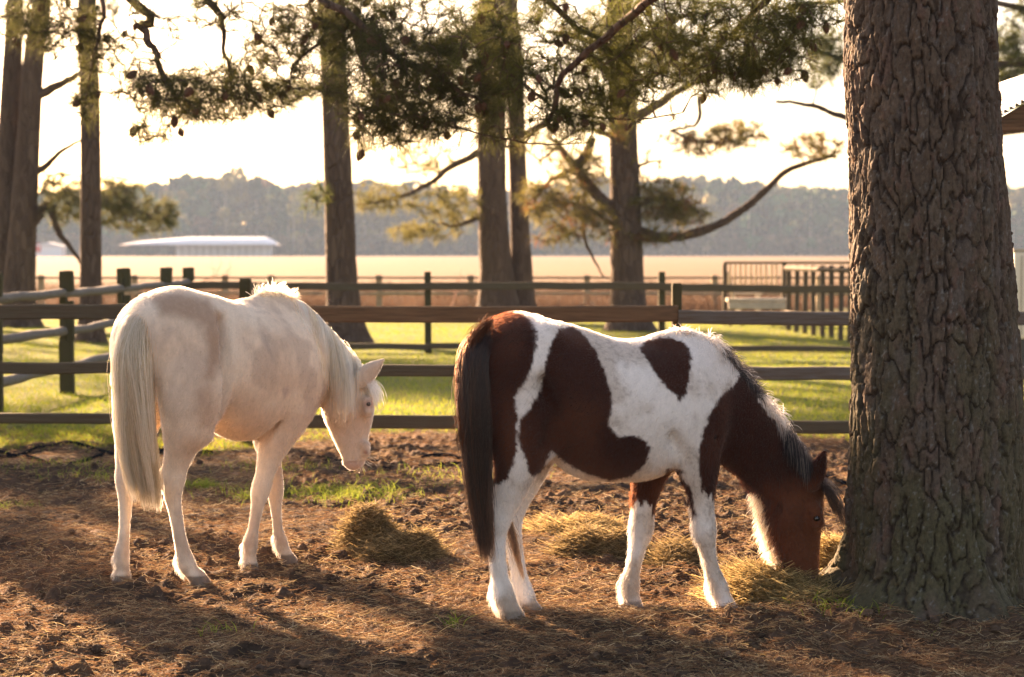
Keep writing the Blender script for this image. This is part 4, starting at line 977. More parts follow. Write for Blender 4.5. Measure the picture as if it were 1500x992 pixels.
# ------------------------------------------------------------------ pines standing behind
def crown(root, base, z0, z1, R, n, seed, nper=26, L=.24, r=.004, c1=(.05, .08, .02), c2=(.12, .14, .035)):
    rg = np.random.default_rng(seed); limbs = []; blobs = []
    for i in range(n):
        z = z0 + (z1 - z0) * (i / max(n - 1, 1)) ** .9; a = rg.random() * 2 * PI; rad = R * (1 - .6 * ((z - z0) / (z1 - z0)) ** 1.3) * (.7 + .5 * rg.random()); b = np.asarray(base) + V(0, 0, z)
        e = b + V(math.cos(a) * rad, math.sin(a) * rad, rg.normal(.2, .35)); mdl = (b + e) / 2 + V(0, 0, rg.normal(.15, .2)); limbs.append((np.array([b, mdl, e]), .06, .02))
        blobs.append((e - (e - b) * .2, np.array([rad * .4, rad * .4, .55]), int(26 + 20 * rg.random())))
    return limbs, blobs
def back_pine(px, py0, Y, prof, label, limbs=(), blobs=(), seed=1, top=11, cr=None, twin=None, brown=0, c1=(.055, .085, .02), c2=(.15, .16, .04), nper=18, L=.2, r=.0026):
    base = P(px, py0, Y); base[2] = 0
    root = empty('pine_tree', tuple(base)); tag(root, label, 'tree', PINES)
    for pr in ([prof] + ([twin] if twin else [])):
        pts = []
        for x, y, w in pr: q = P(x, y, Y); pts.append((q[0], Y + (0 if pr is prof else .35), q[2], w * Y / F / 2))
        pts.sort(key=lambda q: q[2]); pts[0] = (pts[0][0], pts[0][1], -.15, pts[0][3]); l = pts[-1]; pts.append((l[0] + .15, l[1], (l[2] + top) / 2, l[3] * .8)); pts.append((l[0], l[1], top, l[3] * .4)); trunk(root, pts)
    limbs = list(limbs); blobs = list(blobs)
    if cr:
        a, b = crown(root, (base[0], Y, 0), *cr, seed=seed + 50); limbs += a; blobs += b
    blobs = [(a, b * 1.05, int(n_ * 1.5)) for a, b, n_ in blobs]
    if blobs: boughs(root, limbs, blobs, seed, nper=nper, L=L, r=r, brown=brown, c1=c1, c2=c2, twigr=.015)
    else:
        for p_, a, b in limbs:
            m = MB(); m.tube(catmull(p_, 5), np.linspace(a, b, (len(p_) - 1) * 5 + 1), 7, jit=.3); m.build('branch', M['bark'], root, True)
    return root
# far left, leaning double trunk
back_pine(30, 477, 41, [(28, 480, 50), (28, 430, 46), (34, 330, 40), (42, 200, 34), (50, 80, 30), (62, 0, 26)], 'leaning reddish double pine trunk at the far left behind the rails',
    limbs=[limb([(45, 330, 41), (70, 300, 41), (85, 340, 41), (105, 365, 41), (118, 385, 41)], .10, .03), limb([(45, 260, 41), (70, 240, 41), (100, 215, 41), (150, 193, 41)], .09, .015), limb([(55, 140, 41), (85, 125, 41), (120, 105, 41)], .12, .05), limb([(48, 120, 41), (60, 40, 41), (70, 0, 41)], .05, .02)],
    blobs=[blob(90, 290, 41, 40, 38, 120), blob(150, 305, 41, 50, 28, 120), blob(210, 315, 41, 50, 28, 130), blob(170, 275, 41, 45, 20, 50), blob(30, 30, 41, 40, 30, 40), blob(250, 315, 41, 12, 18, 12)], seed=21, cr=(8, 12, 2.6, 8), c1=(.06, .08, .03), c2=(.17, .16, .05), twin=[(5, 478, 34), (4, 380, 32), (6, 200, 30), (12, 90, 28), (16, 0, 24)])
back_pine(133, 503, 33.5, [(133, 503, 34), (133, 430, 32), (133, 300, 30), (132, 150, 29), (128, 0, 27)], 'slim straight pine trunk second from the left, behind the notched fence posts', seed=31, cr=(8.2, 12, 2.4, 7),
    limbs=[limb([(130, 20, 33.5), (150, 60, 33.5), (150, 100, 33)], .03, .01)], blobs=[blob(140, 15, 33.5, 40, 25, 30)])
back_pine(503, 503, 33.5, [(507, 503, 58), (505, 470, 50), (500, 400, 46), (497, 300, 43), (492, 180, 40), (488, 80, 38), (484, 0, 37)], 'straight thick pine trunk between the cream pony and the middle of the view', seed=41, cr=(8.2, 13, 3, 8),
    limbs=[limb([(488, 120, 33.5), (450, 135, 33.5), (420, 150, 33.3)], .05, .015)], blobs=[blob(430, 135, 33.3, 45, 20, 30), blob(488, 60, 33, 30, 50, 40), blob(462, 290, 33, 22, 22, 12)])
back_pine(732, 448, 44, [(731, 455, 62), (727, 400, 50), (722, 320, 43), (720, 200, 42), (722, 80, 44), (722, 0, 44)], 'twin trunked pine in the middle of the view behind the rails', twin=[(766, 452, 40), (764, 400, 33), (761, 320, 28), (757, 200, 26), (753, 80, 26), (746, 0, 25)],
    limbs=[limb([(705, 222, 44), (660, 245, 44), (620, 275, 44), (560, 295, 44), (520, 300, 44)], .09, .02), limb([(702, 318, 44), (670, 330, 44), (640, 328, 44)], .06, .02), limb([(702, 40, 44), (660, 60, 44), (600, 70, 44)], .12, .03), limb([(765, 200, 44.4), (800, 180, 44), (850, 150, 44)], .11, .03)],
    blobs=[blob(620, 235, 44, 50, 24, 55), blob(660, 300, 44, 60, 30, 120), blob(560, 290, 44, 50, 22, 60), blob(620, 340, 44, 55, 14, 60), blob(720, 60, 43.4, 60, 60, 90), blob(590, 60, 44, 50, 20, 40), blob(540, 220, 44, 20, 14, 8)], seed=51, cr=(9.5, 14, 3.4, 9), c1=(.09, .10, .025), c2=(.28, .24, .06))
back_pine(918, 485, 38.5, [(922, 488, 56), (920, 440, 50), (917, 330, 46), (913, 200, 42), (910, 80, 38), (906, 0, 36)], 'crooked limbed pine with low spreading boughs, left of the far railing',
    limbs=[limb([(925, 338, 38.5), (985, 348, 38.5), (1050, 330, 38.4), (1110, 290, 38.3), (1150, 252, 38.2), (1195, 235, 38), (1225, 228, 38)], .115, .03),
           limb([(908, 318, 38.5), (870, 280, 38.5), (835, 235, 38.5), (812, 205, 38.4)], .14, .05), limb([(858, 268, 38.5), (855, 330, 38.5), (865, 370, 38.5), (885, 405, 38.5)], .05, .015), limb([(840, 250, 38.5), (860, 225, 38.5), (868, 200, 38.5)], .12, .08),
           limb([(925, 175, 38.5), (960, 155, 38.4), (1000, 130, 38.3), (1080, 95, 38.2)], .12, .04), limb([(925, 70, 38.5), (980, 30, 38.5), (1060, 15, 38.5)], .08, .03), limb([(930, 245, 38.5), (950, 238, 38.5), (970, 235, 38.5)], .04, .01),
           limb([(900, 90, 38.5), (860, 60, 38.5), (800, 45, 38.5)], .10, .03), limb([(905, 120, 38.4), (850, 70, 38), (780, 60, 38)], .07, .02), limb([(1025, 140, 38.3), (1022, 180, 38.3), (985, 190, 38.3)], .05, .02), limb([(985, 190, 38.3), (1010, 205, 38.3), (1060, 210, 38.3), (1100, 200, 38.3)], .03, .012), limb([(930, 300, 38.5), (980, 290, 38.4), (1030, 315, 38.4)], .05, .02), limb([(900, 330, 38.5), (850, 300, 38.4), (790, 300, 38.4)], .05, .02), limb([(925, 130, 38.5), (970, 100, 38.4), (1020, 60, 38.3)], .07, .03), limb([(895, 200, 38.5), (850, 190, 38.4), (790, 235, 38.3)], .06, .02), limb([(840, 245, 38.5), (800, 270, 38.5), (780, 300, 38.5)], .06, .02)],
    blobs=[blob(970, 295, 38.4, 55, 30, 130), blob(1000, 315, 38.4, 40, 20, 60), blob(850, 250, 38.3, 50, 30, 80), blob(830, 310, 38.3, 55, 30, 110), blob(1030, 205, 38.3, 65, 22, 80), blob(1190, 215, 38, 45, 22, 60), blob(960, 345, 38.3, 40, 12, 35), blob(910, 190, 37.8, 20, 16, 20), blob(880, 330, 38, 24, 30, 30), blob(880, 40, 38.5, 60, 30, 60), blob(930, 250, 38.6, 50, 30, 20), blob(960, 90, 38, 60, 30, 50), blob(820, 345, 38.3, 40, 14, 30), blob(1085, 195, 38.3, 45, 20, 50), blob(790, 285, 38.3, 35, 24, 50), blob(990, 80, 38.3, 60, 40, 70), blob(800, 215, 38.2, 40, 26, 30)],
    seed=61, cr=(9, 13, 3.2, 9), brown=.14, c1=(.09, .10, .025), c2=(.28, .22, .06))
back_pine(1560, 480, 36, [(1560, 480, 50), (1560, 300, 44), (1560, 0, 38)], 'pine mostly hidden beyond the right edge behind the big trunk and roof corner',
    limbs=[limb([(1555, 150, 36), (1500, 120, 36), (1460, 112, 36), (1400, 110, 36)], .06, .02), limb([(1555, 90, 36), (1300, 100, 36), (1230, 85, 36), (1190, 78, 36), (1150, 100, 36)], .07, .015), limb([(1560, 180, 36), (1400, 200, 36), (1300, 190, 36), (1230, 170, 36), (1190, 155, 36), (1135, 148, 36)], .09, .03), limb([(1555, 20, 36), (1400, 0, 36), (1235, 2, 36), (1150, 10, 36), (1100, 8, 36)], .06, .02)],
    blobs=[blob(1480, 80, 36, 40, 45, 160), blob(1215, 75, 36, 34, 34, 90), blob(1200, 110, 36, 30, 22, 24), blob(1490, 130, 36, 30, 30, 70), blob(1160, 70, 36, 20, 14, 10), blob(1500, 20, 36, 30, 20, 30)], seed=71, cr=(9, 13, 3, 8))
# pines outside the frame on the sunny side: their crowns shade the ground in front
for i, (x, y, z0, z1, R) in enumerate(((-12.8, 28.7, 3.9, 5.8, 2.7), (-26, 51, 8, 11.5, 4), (-19.5, 52, 8, 11, 4), (-15.8, 48, 8.2, 11.5, 3.2), (-21.5, 37, 6.5, 9, 3.2))):
    root = empty('pine_tree', (x, y, 0)); tag(root, 'pine standing out of view beyond the left edge, shading the paddock', 'tree', PINES)
    trunk(root, [(x, y, -.1, .28), (x + .1, y, 4, .24), (x, y + .1, 6, .18), (x, y, max(z1, 9), .08)])
    a, b = crown(root, (x, y, 0), z0, z1, R, 15, 200 + i)
    boughs(root, a, b, 300 + i, nper=14, L=.28, r=.008, twigr=.012)

# ------------------------------------------------------------------ fences
def fence(label, loc): o = empty('rail_fence', loc); tag(o, label, 'fence', 'rail fences around the paddock'); return o
FN = fence('nearest three rail fence running straight across behind both ponies', (0, 15.5, 0))
YF = 15.5; k = YF / F
def fx(px): return (px - 750) * k
def fz(py): return 1.5 - (py - 372) * k
for px in (-272, 360, 992, 1624):
    m = MB(); m.post(fx(px), YF + .07, -.2, fz(408 if px != 992 else 415), .085 if px != 992 else .075, .10); m.build('post', M['wood_post'], FN)
def rail(px0, px1, py, h, mat, d=.05, jit=.006, Y=None, py1=None, parent=FN, kk=None, bev=.012):
    Y = Y or YF; kk = Y / F; x0, x1 = (px0 - 750) * kk, (px1 - 750) * kk; z0 = 1.5 - (py - 372) * kk; z1 = z0 if py1 is None else 1.5 - (py1 - 372) * kk
    m = MB(); n = max(4, int((x1 - x0) / .35)); v = []; 
    m.box(((x0 + x1) / 2, Y - .03, 0), (x1 - x0, d, h * kk), seg=n, bev=bev, jit=jit)
    q = m.v[0]; t = (q[:, 0] - x0) / (x1 - x0); q[:, 2] += z0 + (z1 - z0) * t - .012 * np.sin(PI * t) * (h > 14)
    m.build('rail', M[mat], parent)
rail(-272, 205, 455, 22, 'wood_old', .07, .012); rail(205, 362, 456, 20, 'wood_old', .06, .01)
rail(362, 993, 458, 24, 'wood_brown', .04, .004, py1=459)
rail(993, 1624, 464, 20, 'rail_worn', .09, .012, py1=466)
rail(-272, 361, 537, 17, 'wood_old', .07, .012); rail(361, 993, 541, 17, 'wood_old', .07, .012); rail(993, 1624, 545, 19, 'rail_worn', .09, .012)
rail(-272, 361, 611, 15, 'wood_old', .07, .014); rail(361, 993, 616, 20, 'wood_old', .05, .006); rail(993, 1624, 624, 19, 'wood_old', .07, .01)
# left fence with notched posts and grey logs, running away from the camera
FL = fence('notched post fence with grey round log rails running away on the left', (-4.75, 24, 0))
py_ = (18.6, 21.3, 24.3, 27.3, 29.6)
tops = (400, 397, 393, 392, 392)
px_ = (-4.84, -4.76, -4.73, -4.74, -4.80)
for x, y, t in zip(px_, py_, tops):
    m = MB(); z1 = 1.5 - (t - 372) * y / F; w = .15
    m.post(x, y, -.2, .58, w, .09); m.post(x - .038, y, .57, z1, w * .52, .088); m.post(x + .038, y, .57, 1.0, w * .5, .088); m.post(x + .038, y, 1.10, z1, w * .5, .088); m.post(x + .03, y, z1 - .13, z1 + .005, w * .6, .09)
    m.build('post', M['wood_post'], FL)
ext = [(-4.9, 15.6)] + list(zip(px_, py_))
for zr in (1.06, .66, .27):
    for (x0, y0), (x1, y1) in zip(ext[:-1], ext[1:]):
        d = random.uniform(-.03, .03); m = MB(); t = np.linspace(0, 1, 9)[:, None]
        p = V(x0 - .02, y0 - .25, zr + d) * (1 - t) + V(x1 - .02, y1 + .2, zr + .03 - d * .5) * t + RNG.normal(0, .004, (9, 3)); rad = .044 + .008 * RNG.random(9); rad[0] *= .6; rad[-1] *= .6
        m.tube(p, rad, 10, jit=.12); m.build('rail', M['wood_grey'], FL, True)
# second fence, across the lawn
FB = fence('dark rail fence crossing the lawn thirty metres back', (0, 30, 0))
for px, t in ((277, 392), (627, 398), (970, 398), (1310, 400), (1650, 400)):
    m = MB(); k2 = 30 / F; m.post((px - 750) * k2, 30.06, -.2, 1.5 - (t - 372) * k2, .10, .10); m.build('post', M['wood_post'], FB)
for a, b, y0, y1 in ((277, 627, 418, 420), (627, 970, 419, 419), (970, 1310, 421, 425), (1310, 1650, 425, 425)):
    rail(a, b, y0, 11, 'wood_old', .09, .015, 30, y1, FB)
    rail(a, b, y0 + 44, 10, 'wood_old', .09, .015, 30, y1 + 44, FB); rail(a, b, y0 + 88, 9, 'wood_old', .09, .015, 30, y1 + 88, FB)
# third, thin pale fence at the edge of the field
FT = fence('thin pale post and rail fence at the edge of the tan field', (0, 52, 0))
for px in (60, 197, 330, 397, 555, 690, 860, 1047, 1200, 1500):
    m = MB(); k2 = 52 / F; m.post((px - 750) * k2, 52.06, -.1, 1.5 - (403 - 372) * k2, .16, .12); m.build('post', M['wood_tan'], FT)
for a, b in ((-50, 330), (330, 690), (690, 1047), (1047, 1500)):
    rail(a, b, 407, 3, 'wood_old', .05, .01, 52, None, FT); rail(a, b, 430, 6, 'wood_tan', .05, .01, 52, None, FT)

# ------------------------------------------------------------------ deck with railing, bench and slatted screen on the right
k3 = 42 / F
def dx(px): return (px - 750) * k3
def dz(py): return 1.5 - (py - 372) * k3
DK = empty('deck_railing', (dx(1105), 42, 0)); tag(DK, 'wooden deck railing with thin balusters at the field edge', 'railing')
m = MB(); m.box((dx(1155), 42, dz(385)), (dx(1250) - dx(1060), .12, .05), bev=.01); m.build('top_rail', M['wood_old'], DK)
m = MB(); m.box((dx(1105), 42, dz(424)), (dx(1150) - dx(1060), .06, .05)); m.build('bottom_rail', M['wood_tan'], DK)
for px in (1062, 1148, 1249):
    m = MB(); m.post(dx(px), 42, 0, dz(386), .09, .09); m.build('post', M['wood_old'], DK)
for i in range(10):
    px = 1069 + i * 7.6; m = MB(); m.post(dx(px), 42, dz(424) + .03, dz(387), .035, .035, bev=.003); m.build('baluster', M['wood_tan'], DK)
BN = empty('bench', (dx(1103), 41.2, 0)); tag(BN, 'long pale wooden bench below the deck railing', 'bench')
m = MB(); m.box((dx(1103), 41.2, dz(438)), (1.28, .38, .07), bev=.01); m.build('seat', M['wood_pale'], BN)
m = MB(); m.box((dx(1103), 41.05, dz(446)), (1.24, .05, .14), bev=.01); m.build('apron', M['wood_pale'], BN)
for px in (1064, 1081, 1125, 1142):
    m = MB(); m.post(dx(px), 41.2, 0, dz(440), .07, .07); m.build('leg', M['wood_old'], BN)
CH = empty('garden_chair', (dx(1105), 43.2, 0)); tag(CH, 'pale slatted garden chair seen through the deck railing', 'chair')
c0, cy = dx(1106), 43.2
m = MB(); m.box((c0, cy, .42), (.5, .5, .04), bev=.01); m.build('seat', M['wood_pale'], CH)
for i in range(5):
    m = MB(); m.tube([(c0 - .26 - .02, cy - .2 + .1 * i, .42), (c0 - .48, cy - .2 + .1 * i, 1.12)], .028, 4); m.build('back_slat', M['wood_pale'], CH)
for sx in (-1, 1):
    for sy in (-1, 1):
        m = MB(); m.post(c0 + sx * .22, cy + sy * .22, 0, .42 if sx < 0 else .62, .05, .05); m.build('leg', M['wood_pale'], CH)
    m = MB(); m.box((c0, cy + sx * .25, .64), (.56, .08, .03), bev=.005); m.build('armrest', M['wood_pale'], CH)
k4 = 34.0 / F
SC = empty('slatted_screen', ((1200 - 750) * k4, 34, 0)); tag(SC, 'row of upright wooden slats with gaps beside the deck railing', 'screen')
for i in range(8):
    t = i / 7; Y = 39 - 5.5 * t; px = 1155 + 90 * t ** 1.05; kk = Y / F
    m = MB(); m.post((px - 750) * kk, Y, -.1, 1.5 - (389 - 372) * kk, .095 - .01 * t, .035, rot=0); m.build('slat', M['wood_old'], SC)
for z in (.35, 1.22):
    m = MB(); p = np.array([((1150 - 750) * 39.1 / F, 39.1, z), ((1250 - 750) * 33.4 / F, 33.4, z)]); m.tube(p, .045, 4); m.build('crossbar', M['wood_old'], SC)

# pale cabinet, roof corner and blurred post on the right
k5 = 24 / F
UB = empty('utility_cabinet', ((1506 - 750) * k5, 24, 0)); tag(UB, 'pale cream cabinet behind the right side of the big pine trunk', 'cabinet')
m = MB(); m.box(((1508 - 750) * k5, 24.2, 1.0), (.38, .4, 1.05), bev=.02); m.build('body', pmat('cream_paint', (.72, .66, .56), .5, nscale=10, namt=.06), UB)
m = MB(); m.box(((1508 - 750) * k5, 24.2, 1.55), (.42, .44, .04), bev=.01); m.build('lid', M['wood_pale'], UB)
for i in range(3):
    m = MB(); m.box(((1496 + i * 9 - 750) * k5, 23.985, 1.0), (.012, .02, .95)); m.build('panel_rib', M['wood_pale'], UB)
m = MB(); m.box(((1508 - 750) * k5, 24.2, .23), (.34, .36, .48)); m.build('plinth', pmat('dark_plinth', (.06, .06, .055), .8), UB)
SR = empty('shelter_roof', P(1500, 180, 9.2)); tag(SR, 'brown timber roof corner with scalloped metal sheeting at the right edge', 'roof')
a0, a1 = P(1456, 186, 9.2), P(1640, 180, 9.2); b0 = P(1620, 40, 9.2)
th_ = .045
def slab(pts, dy): 
    v = [tuple(p) for p in pts] + [tuple(np.asarray(p) + V(0, dy, 0)) for p in pts]; n = len(pts)
    f = [tuple(range(n)), tuple(range(2 * n - 1, n - 1, -1))] + [(i, i + n, (i + 1) % n + n, (i + 1) % n) for i in range(n)]; return v, f
m = MB(); v, f = slab([P(1453, 194, 9.2), P(1660, 186, 9.2), P(1660, 60, 9.2), P(1459, 178, 9.2)], .06); m.add(v, f); m.build('gable_board', M['wood_brown'], SR)
m = MB(); v, f = slab([P(1453, 194, 9.18), P(1660, 187, 9.18), P(1660, 176, 9.18), P(1456, 180, 9.18)], .02); m.add(v, f); m.build('trim_board', M['wood_brown'], SR)
# corrugated sheet: ridges run away from the camera
m = MB(); A = P(1456, 176, 9.15); B = P(1660, 57, 9.15); n = 150; v = []; f = []
nrm = unit(V(-(B - A)[2], 0, (B - A)[0])); 
for i in range(n + 1):
    t = i / n; q = A + (B - A) * t + nrm * (.006 + .009 * math.sin(t * 2 * PI * 25)); v += [tuple(q), tuple(q + V(0, 2.6, 0)), tuple(q + nrm * .004), tuple(q + nrm * .004 + V(0, 2.6, 0))]
for i in range(n): a = 4 * i; b = a + 4; f += [(a, a + 1, b + 1, b), (a + 2, b + 2, b + 3, a + 3), (a, b, b + 2, a + 2)]
m.add(v, f); m.build('metal_sheet', pmat('zinc', (.55, .58, .62), .35, metallic=.6), SR)
m = MB(); m.post(P(1600, 186, 10.4)[0], 10.4, 0, 2.1, .1, .1); m.build('support_post', M['wood_brown'], SR)
m = MB(); m.post(P(1640, 186, 9.3)[0], 9.3, 0, 2.12, .1, .1); m.build('support_post', M['wood_brown'], SR)
PP = MB(); q0 = P(1500, 780, 3.6); PP.post(q0[0] + .056, 3.6, -.1, q0[2], .075, .05)
o = PP.build('stake', pmat('pale_pink_wood', (.55, .42, .38), .6)); tag(o, 'pale pinkish stake end blurred at the lower right corner', 'stake')

# black pipes on the soil
pm = pmat('black_pipe', (.012, .013, .016), 1.0, spec=0)
def pipe(pts, label):
    c = catmull(np.array([P(x, y, YG(y)) for x, y in pts]), 10); c[:, 2] = ground_z(c[:, 0], c[:, 1]) + .016; c[:, 2] = np.convolve(np.pad(c[:, 2], 2, 'edge'), np.ones(5) / 5, 'valid')
    m = MB(); m.tube(c, .014, 8); o = m.build('water_pipe', pm, None, True); tag(o, label, 'pipe', 'black pipes lying on the soil')
pipe([(-40, 668), (10, 675), (60, 662), (120, 660), (200, 672), (260, 658), (310, 668)], 'black pipe looping over the soil behind the cream pony hind legs')
pipe([(-40, 664), (40, 674), (90, 684), (150, 670)], 'shorter black pipe crossing the soil at the left edge')
pipe([(440, 676), (520, 679), (600, 677), (650, 672), (720, 684)], 'black pipe lying on the soil between the two ponies')
pipe([(560, 688), (640, 688), (700, 681)], 'thin black pipe end just in front of the longer pipe between the ponies')
pipe([(1060, 672), (1110, 690), (1180, 700), (1240, 712)], 'black pipe lying behind the lowered neck of the pinto')

# bare saplings by the field edge
def sapling(px, py, Y, h, label, seed):
    rg = random.Random(seed); b = P(px, py, Y); b[2] = float(ground_z(np.array([b[0]]), np.array([b[1]]))[0]); m = MB()
    def br(p, d, L, r, dep):
        n = 5; pts = [p]
        for i in range(n): d = unit(d + V(rg.gauss(0, .18), rg.gauss(0, .18), rg.gauss(0, .1))); p = p + d * L / n; pts.append(p)
        m.tube(pts, np.linspace(r, r * .5, n + 1), 4)
        if dep: 
            for _ in range(3): q = pts[rg.randint(2, n)]; br(q, unit(d + V(rg.gauss(0, .7), rg.gauss(0, .7), rg.gauss(.1, .4))), L * .62, r * .55, dep - 1)
    br(b, V(.15, 0, 1), h, .014, 3); o = m.build('sapling', pmat('red_twig', (.28, .12, .07), .8), None, True); tag(o, label, 'sapling', 'bare saplings in the dry brush'); return o
sapling(262, 440, 46, 1.1, 'bare reddish sapling left of the cream pony back, in front of the field', 3)
sapling(400, 440, 47, .6, 'low bare sapling just right of the cream pony mane tuft', 5)
sapling(655, 440, 47, .8, 'small bare sapling between the straight and the twin pine trunks', 8)
sapling(1135, 438, 60, .7, 'small bare sapling left of the deck railing', 9)

# ------------------------------------------------------------------ far buildings
k6 = 600 / F
def gz(y): return float(ground_z(np.array([0.]), np.array([float(y)]))[0])
CP = empty('pavilion', ((300 - 750) * k6, 600, gz(600))); tag(CP, 'long low white curved roof pavilion at the far side of the field', 'building')
x0, x1 = (175 - 750) * k6, (402 - 750) * k6; zb = gz(600); H = 5.9; n = 40; v = []; f = []; ns = 10
for i in range(n + 1):
    t = i / n; x = x0 + (x1 - x0) * t; e = min(1, (min(t * 2.2, (1 - t) * 14)) ** .5); hh = zb + H * (.55 + .45 * e); 
    for j in range(ns + 1):
        a = PI * j / ns; v.append((x, 600 + 8 - 9 * math.cos(a), zb + 3.6 + (hh - zb - 3.6) * math.sin(a)))
for i in range(n):
    for j in range(ns): a = i * (ns + 1) + j; f.append((a, a + ns + 1, a + ns + 2, a + 1))
f.append(tuple(range(ns + 1))); f.append(tuple(n * (ns + 1) + j for j in range(ns, -1, -1)))
wht = pmat('white_membrane', (.8, .82, .84), .4)
mesh_obj('roof', v, f, wht, CP)
m = MB(); m.box(((x0 * .35 + x1 * .65), 601, zb + 3.5), ((x1 - x0) * .66, 1, .5)); m.build('eave_beam', wht, CP)
for i in range(14):
    x = x0 + (x1 - x0) * (.38 + .6 * i / 13); m = MB(); m.post(x, 600.5, zb - .2, zb + 3.3, .28, .28); m.build('column', wht, CP)
m = MB(); m.box(((x0 * .35 + x1 * .65), 608, zb + 1.7), ((x1 - x0) * .62, .4, 3.4)); m.build('back_wall', pmat('grey_blue_wall', (.62, .66, .70), .6), CP)
BH = empty('barn', ((70 - 750) * k6, 602, gz(602))); tag(BH, 'small white building with a red end beyond the leftmost trunks', 'building')
m = MB(); m.box(((72 - 750) * k6, 602, zb + 1.6), (8, 6, 3.2)); m.build('wall', wht, BH)
m = MB(); v, f = slab([((72 - 750) * k6 - 4.6, 598.5, zb + 3.1), ((72 - 750) * k6 + 4.6, 598.5, zb + 3.1), ((72 - 750) * k6, 598.5, zb + 4.3)], 7); m.add(v, f); m.build('roof', pmat('tin_roof', (.6, .6, .6), .5), BH)
m = MB(); m.box(((56 - 750) * k6, 598.8, zb + 2.6), (2.4, .3, 2.6)); m.build('door', pmat('red_door', (.6, .07, .05), .6), BH)

# ------------------------------------------------------------------ far wood
def wood():
    tp = [(-100, 285), (0, 285), (150, 276), (200, 277), (240, 263), (290, 257), (345, 255), (395, 262), (425, 276), (450, 268), (520, 264), (600, 268), (700, 280), (780, 276), (860, 264), (1000, 262), (1060, 262), (1130, 268), (1200, 272), (1240, 281), (1300, 276), (1600, 274)]
    rg = np.random.default_rng(5); vs = []; cs = []; nq = 0; tr = MB()
    xs = np.arange(-60, 1570, 5.2)
    for row, (Yr, dens) in enumerate(((735, 1), (705, .55), (690, .4), (750, .8))):
        for px in xs:
            if rg.random() > dens: continue
            px = px + rg.normal(0, 3); Y = Yr + rg.normal(0, 6); top = np.interp(px, [t[0] for t in tp], [t[1] for t in tp]) + rg.normal(2, 5) + rg.random() * (8, 50, 60, 14)[row]; kk = Y / F
            zt = 1.5 - (top - 372) * kk; x = (px - 750) * kk; zb = .6; h = zt - zb
            kind = rg.random(); c0 = V(.07, .11, .045) if kind < .55 else (V(.20, .17, .06) if kind < .78 else V(.28, .17, .09)); pn = float(fbm(np.array([px / 38.]), np.array([row * 3.]), o=3, seed=12)[0]); c0 = (V(.26, .22, .08) if pn > .56 else (V(.05, .10, .04) if pn < .46 else c0)) * (.55 + .9 * rg.random())
            n = 260 if row in (0, 3) else 150; cb = (.3, .1, .1, 0)[row]
            nl = 7; lc = np.stack([rg.normal(0, 1.8, nl), rg.normal(0, 1.8, nl), zb + h * (cb + (1 - cb) * rg.random(nl) ** .7) - 1.4], 1); lc[0] = (0, 0, zt - 1.8)
            li = rg.integers(0, nl, n); q = unit(rg.normal(0, 1, (n, 3))) * (rg.random((n, 1)) ** .3) * V(2.3, 2.3, 1.6); c = lc[li] + q + V(x, Y, 0); c[:, 2] = np.minimum(c[:, 2], zt)
            u = unit(rg.normal(0, 1, (n, 3))); w = unit(np.cross(u, rg.normal(0, 1, (n, 3)))); s = (.55 + .6 * rg.random((n, 1)))
            vs.append(np.stack([c - u * s - w * s * .6, c + u * s - w * s * .7, c + u * s * .8 + w * s, c - u * s * .9 + w * s * .8], 1).reshape(-1, 3)); cs.append(np.repeat(c0 * (.55 + .9 * rg.random(nl))[li][:, None] * (.8 + .4 * rg.random((n, 1))), 4, 0))
            m = 6; r_ = .25; v0 = np.array([(x - r_, Y, zb), (x + r_, Y, zb), (x + r_ * .6, Y + .05, zt - 2), (x - r_ * .6, Y + .05, zt - 2), ]); v1 = v0[:, [0, 1, 2]] + 0
            vs.append(v0); cs.append(np.tile(V(.42, .34, .26), (4, 1)))
            v2 = np.array([(x, Y - r_, zb), (x, Y + r_, zb), (x, Y + r_ * .6, zt - 2), (x, Y - r_ * .6, zt - 2)]); vs.append(v2); cs.append(np.tile(V(.42, .34, .26), (4, 1)))
    # understorey
    n = 16000; x = (rg.random(n) * 1650 - 60 - 750) * 690 / F; c = np.stack([x, 690 + rg.normal(0, 5, n), .6 + 7 * rg.random(n) ** 1.5], 1); u = unit(rg.normal(0, 1, (n, 3))); w = unit(np.cross(u, rg.normal(0, 1, (n, 3)))); s = .6 + .6 * rg.random((n, 1))
    vs.append(np.stack([c - u * s - w * s, c + u * s - w * s, c + u * s + w * s, c - u * s + w * s], 1).reshape(-1, 3)); cs.append(np.repeat(mix((.07, .08, .035), (.24, .16, .09), rg.random(n)), 4, 0))
    v = np.vstack(vs); f = np.arange(len(v)).reshape(-1, 4)
    o = mesh_obj('far_wood', v, f, pmat('wood_foliage', attr=True, rough=.9, spec=.1), None, False, np.vstack(cs)); tag(o, 'hazy wood of pines and autumn trees lining the far side of the field', 'wood', kind='stuff')
wood()

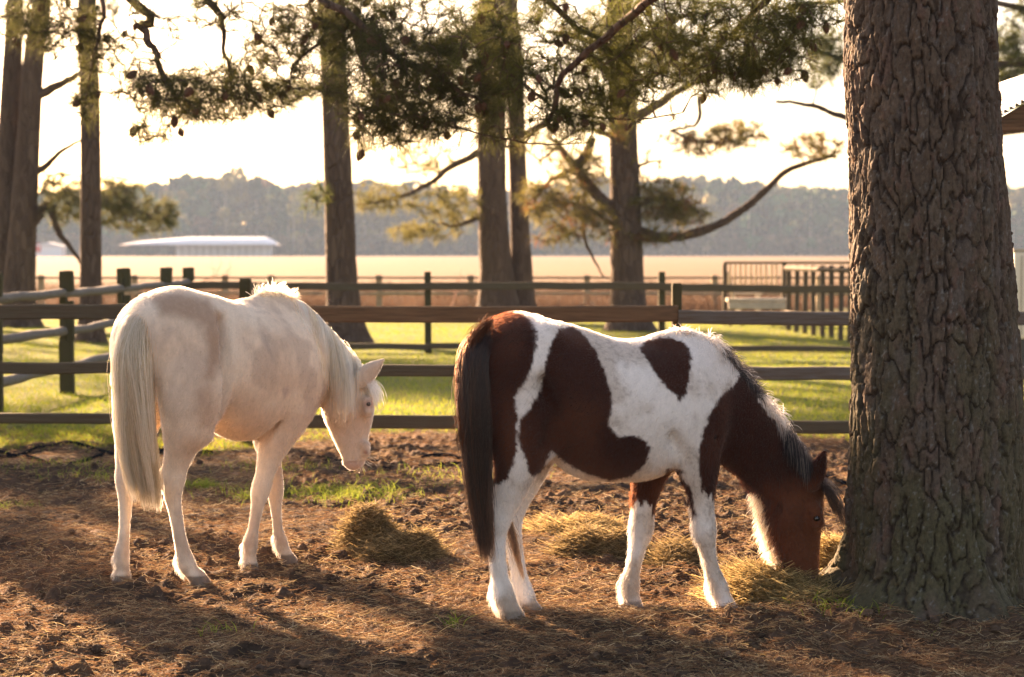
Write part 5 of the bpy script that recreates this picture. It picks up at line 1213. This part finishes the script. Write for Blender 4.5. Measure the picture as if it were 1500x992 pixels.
# ------------------------------------------------------------------ haze
def haze():
    x, y0, y1, z0, z1 = 1510, -310, 1510, -1.2, 36
    v = [(a, b, c) for c in (z0, z1) for b in (y0, y1) for a in (-x, x)]; f = [(0, 2, 3, 1), (4, 5, 7, 6), (0, 1, 5, 4), (2, 6, 7, 3), (0, 4, 6, 2), (1, 3, 7, 5)]
    m, nt, out = new_mat('haze'); vol = nd(nt, 'ShaderNodeVolumePrincipled'); vol.inputs['Color'].default_value = (.50, .70, 1, 1); vol.inputs['Density'].default_value = HAZE; vol.inputs['Anisotropy'].default_value = 0
    nt.links.new(vol.outputs[0], out.inputs['Volume']); o = mesh_obj('haze', v, f, m, None, False); tag(o, 'pale haze lying over the field and the far wood', 'haze', kind='stuff')
HAZE = .00023
haze()

# ------------------------------------------------------------------ light, sky, camera
SUN_EL, SUN_AZ = 17, 31           # azimuth to the left of the view direction
w = bpy.data.worlds.new('World'); scene.world = w; w.use_nodes = True; nt = w.node_tree; nt.nodes.clear()
sky = nt.nodes.new('ShaderNodeTexSky'); sky.sky_type = 'NISHITA'; sky.sun_disc = False
sky.sun_elevation = math.radians(SUN_EL); sky.sun_rotation = math.radians(-SUN_AZ); sky.air_density = 1.0; sky.dust_density = 1.7; sky.ozone_density = 1.0
bg = nt.nodes.new('ShaderNodeBackground'); bg.inputs[1].default_value = .051; wo = nt.nodes.new('ShaderNodeOutputWorld')
nt.links.new(sky.outputs[0], bg.inputs[0]); nt.links.new(bg.outputs[0], wo.inputs[0])
sl = bpy.data.lights.new('sun', 'SUN'); sl.energy = 5; sl.angle = math.radians(.6); sl.color = (1, .78, .52)
so = bpy.data.objects.new('sun', sl); COL.objects.link(so)
from mathutils import Vector
el, az = math.radians(SUN_EL), math.radians(SUN_AZ)
so.rotation_euler = Vector((-math.sin(az) * math.cos(el), math.cos(az) * math.cos(el), math.sin(el))).to_track_quat('Z', 'Y').to_euler()
cam = bpy.data.cameras.new('camera'); co = bpy.data.objects.new('camera', cam); COL.objects.link(co); scene.camera = co
co.location = (0, 0, CAMZ); co.rotation_euler = (PI / 2 - TH, 0, 0); cam.sensor_width = 36; cam.lens = F / 1500 * 36; cam.clip_start = .1; cam.clip_end = 6000
cam.dof.use_dof = True; cam.dof.focus_distance = 8.5; cam.dof.aperture_fstop = 3.6
scene.view_settings.view_transform = 'Standard'; scene.view_settings.look = 'None'; scene.view_settings.exposure = 2.85; scene.view_settings.gamma = 1
scene.view_settings.use_white_balance = True; scene.view_settings.white_balance_temperature = 8200; scene.view_settings.white_balance_tint = 27
scene.cycles.use_denoising = True; scene.cycles.max_bounces = 8; scene.cycles.transparent_max_bounces = 8; scene.cycles.volume_bounces = 0
scene.render.resolution_x = 1024; scene.render.resolution_y = 677
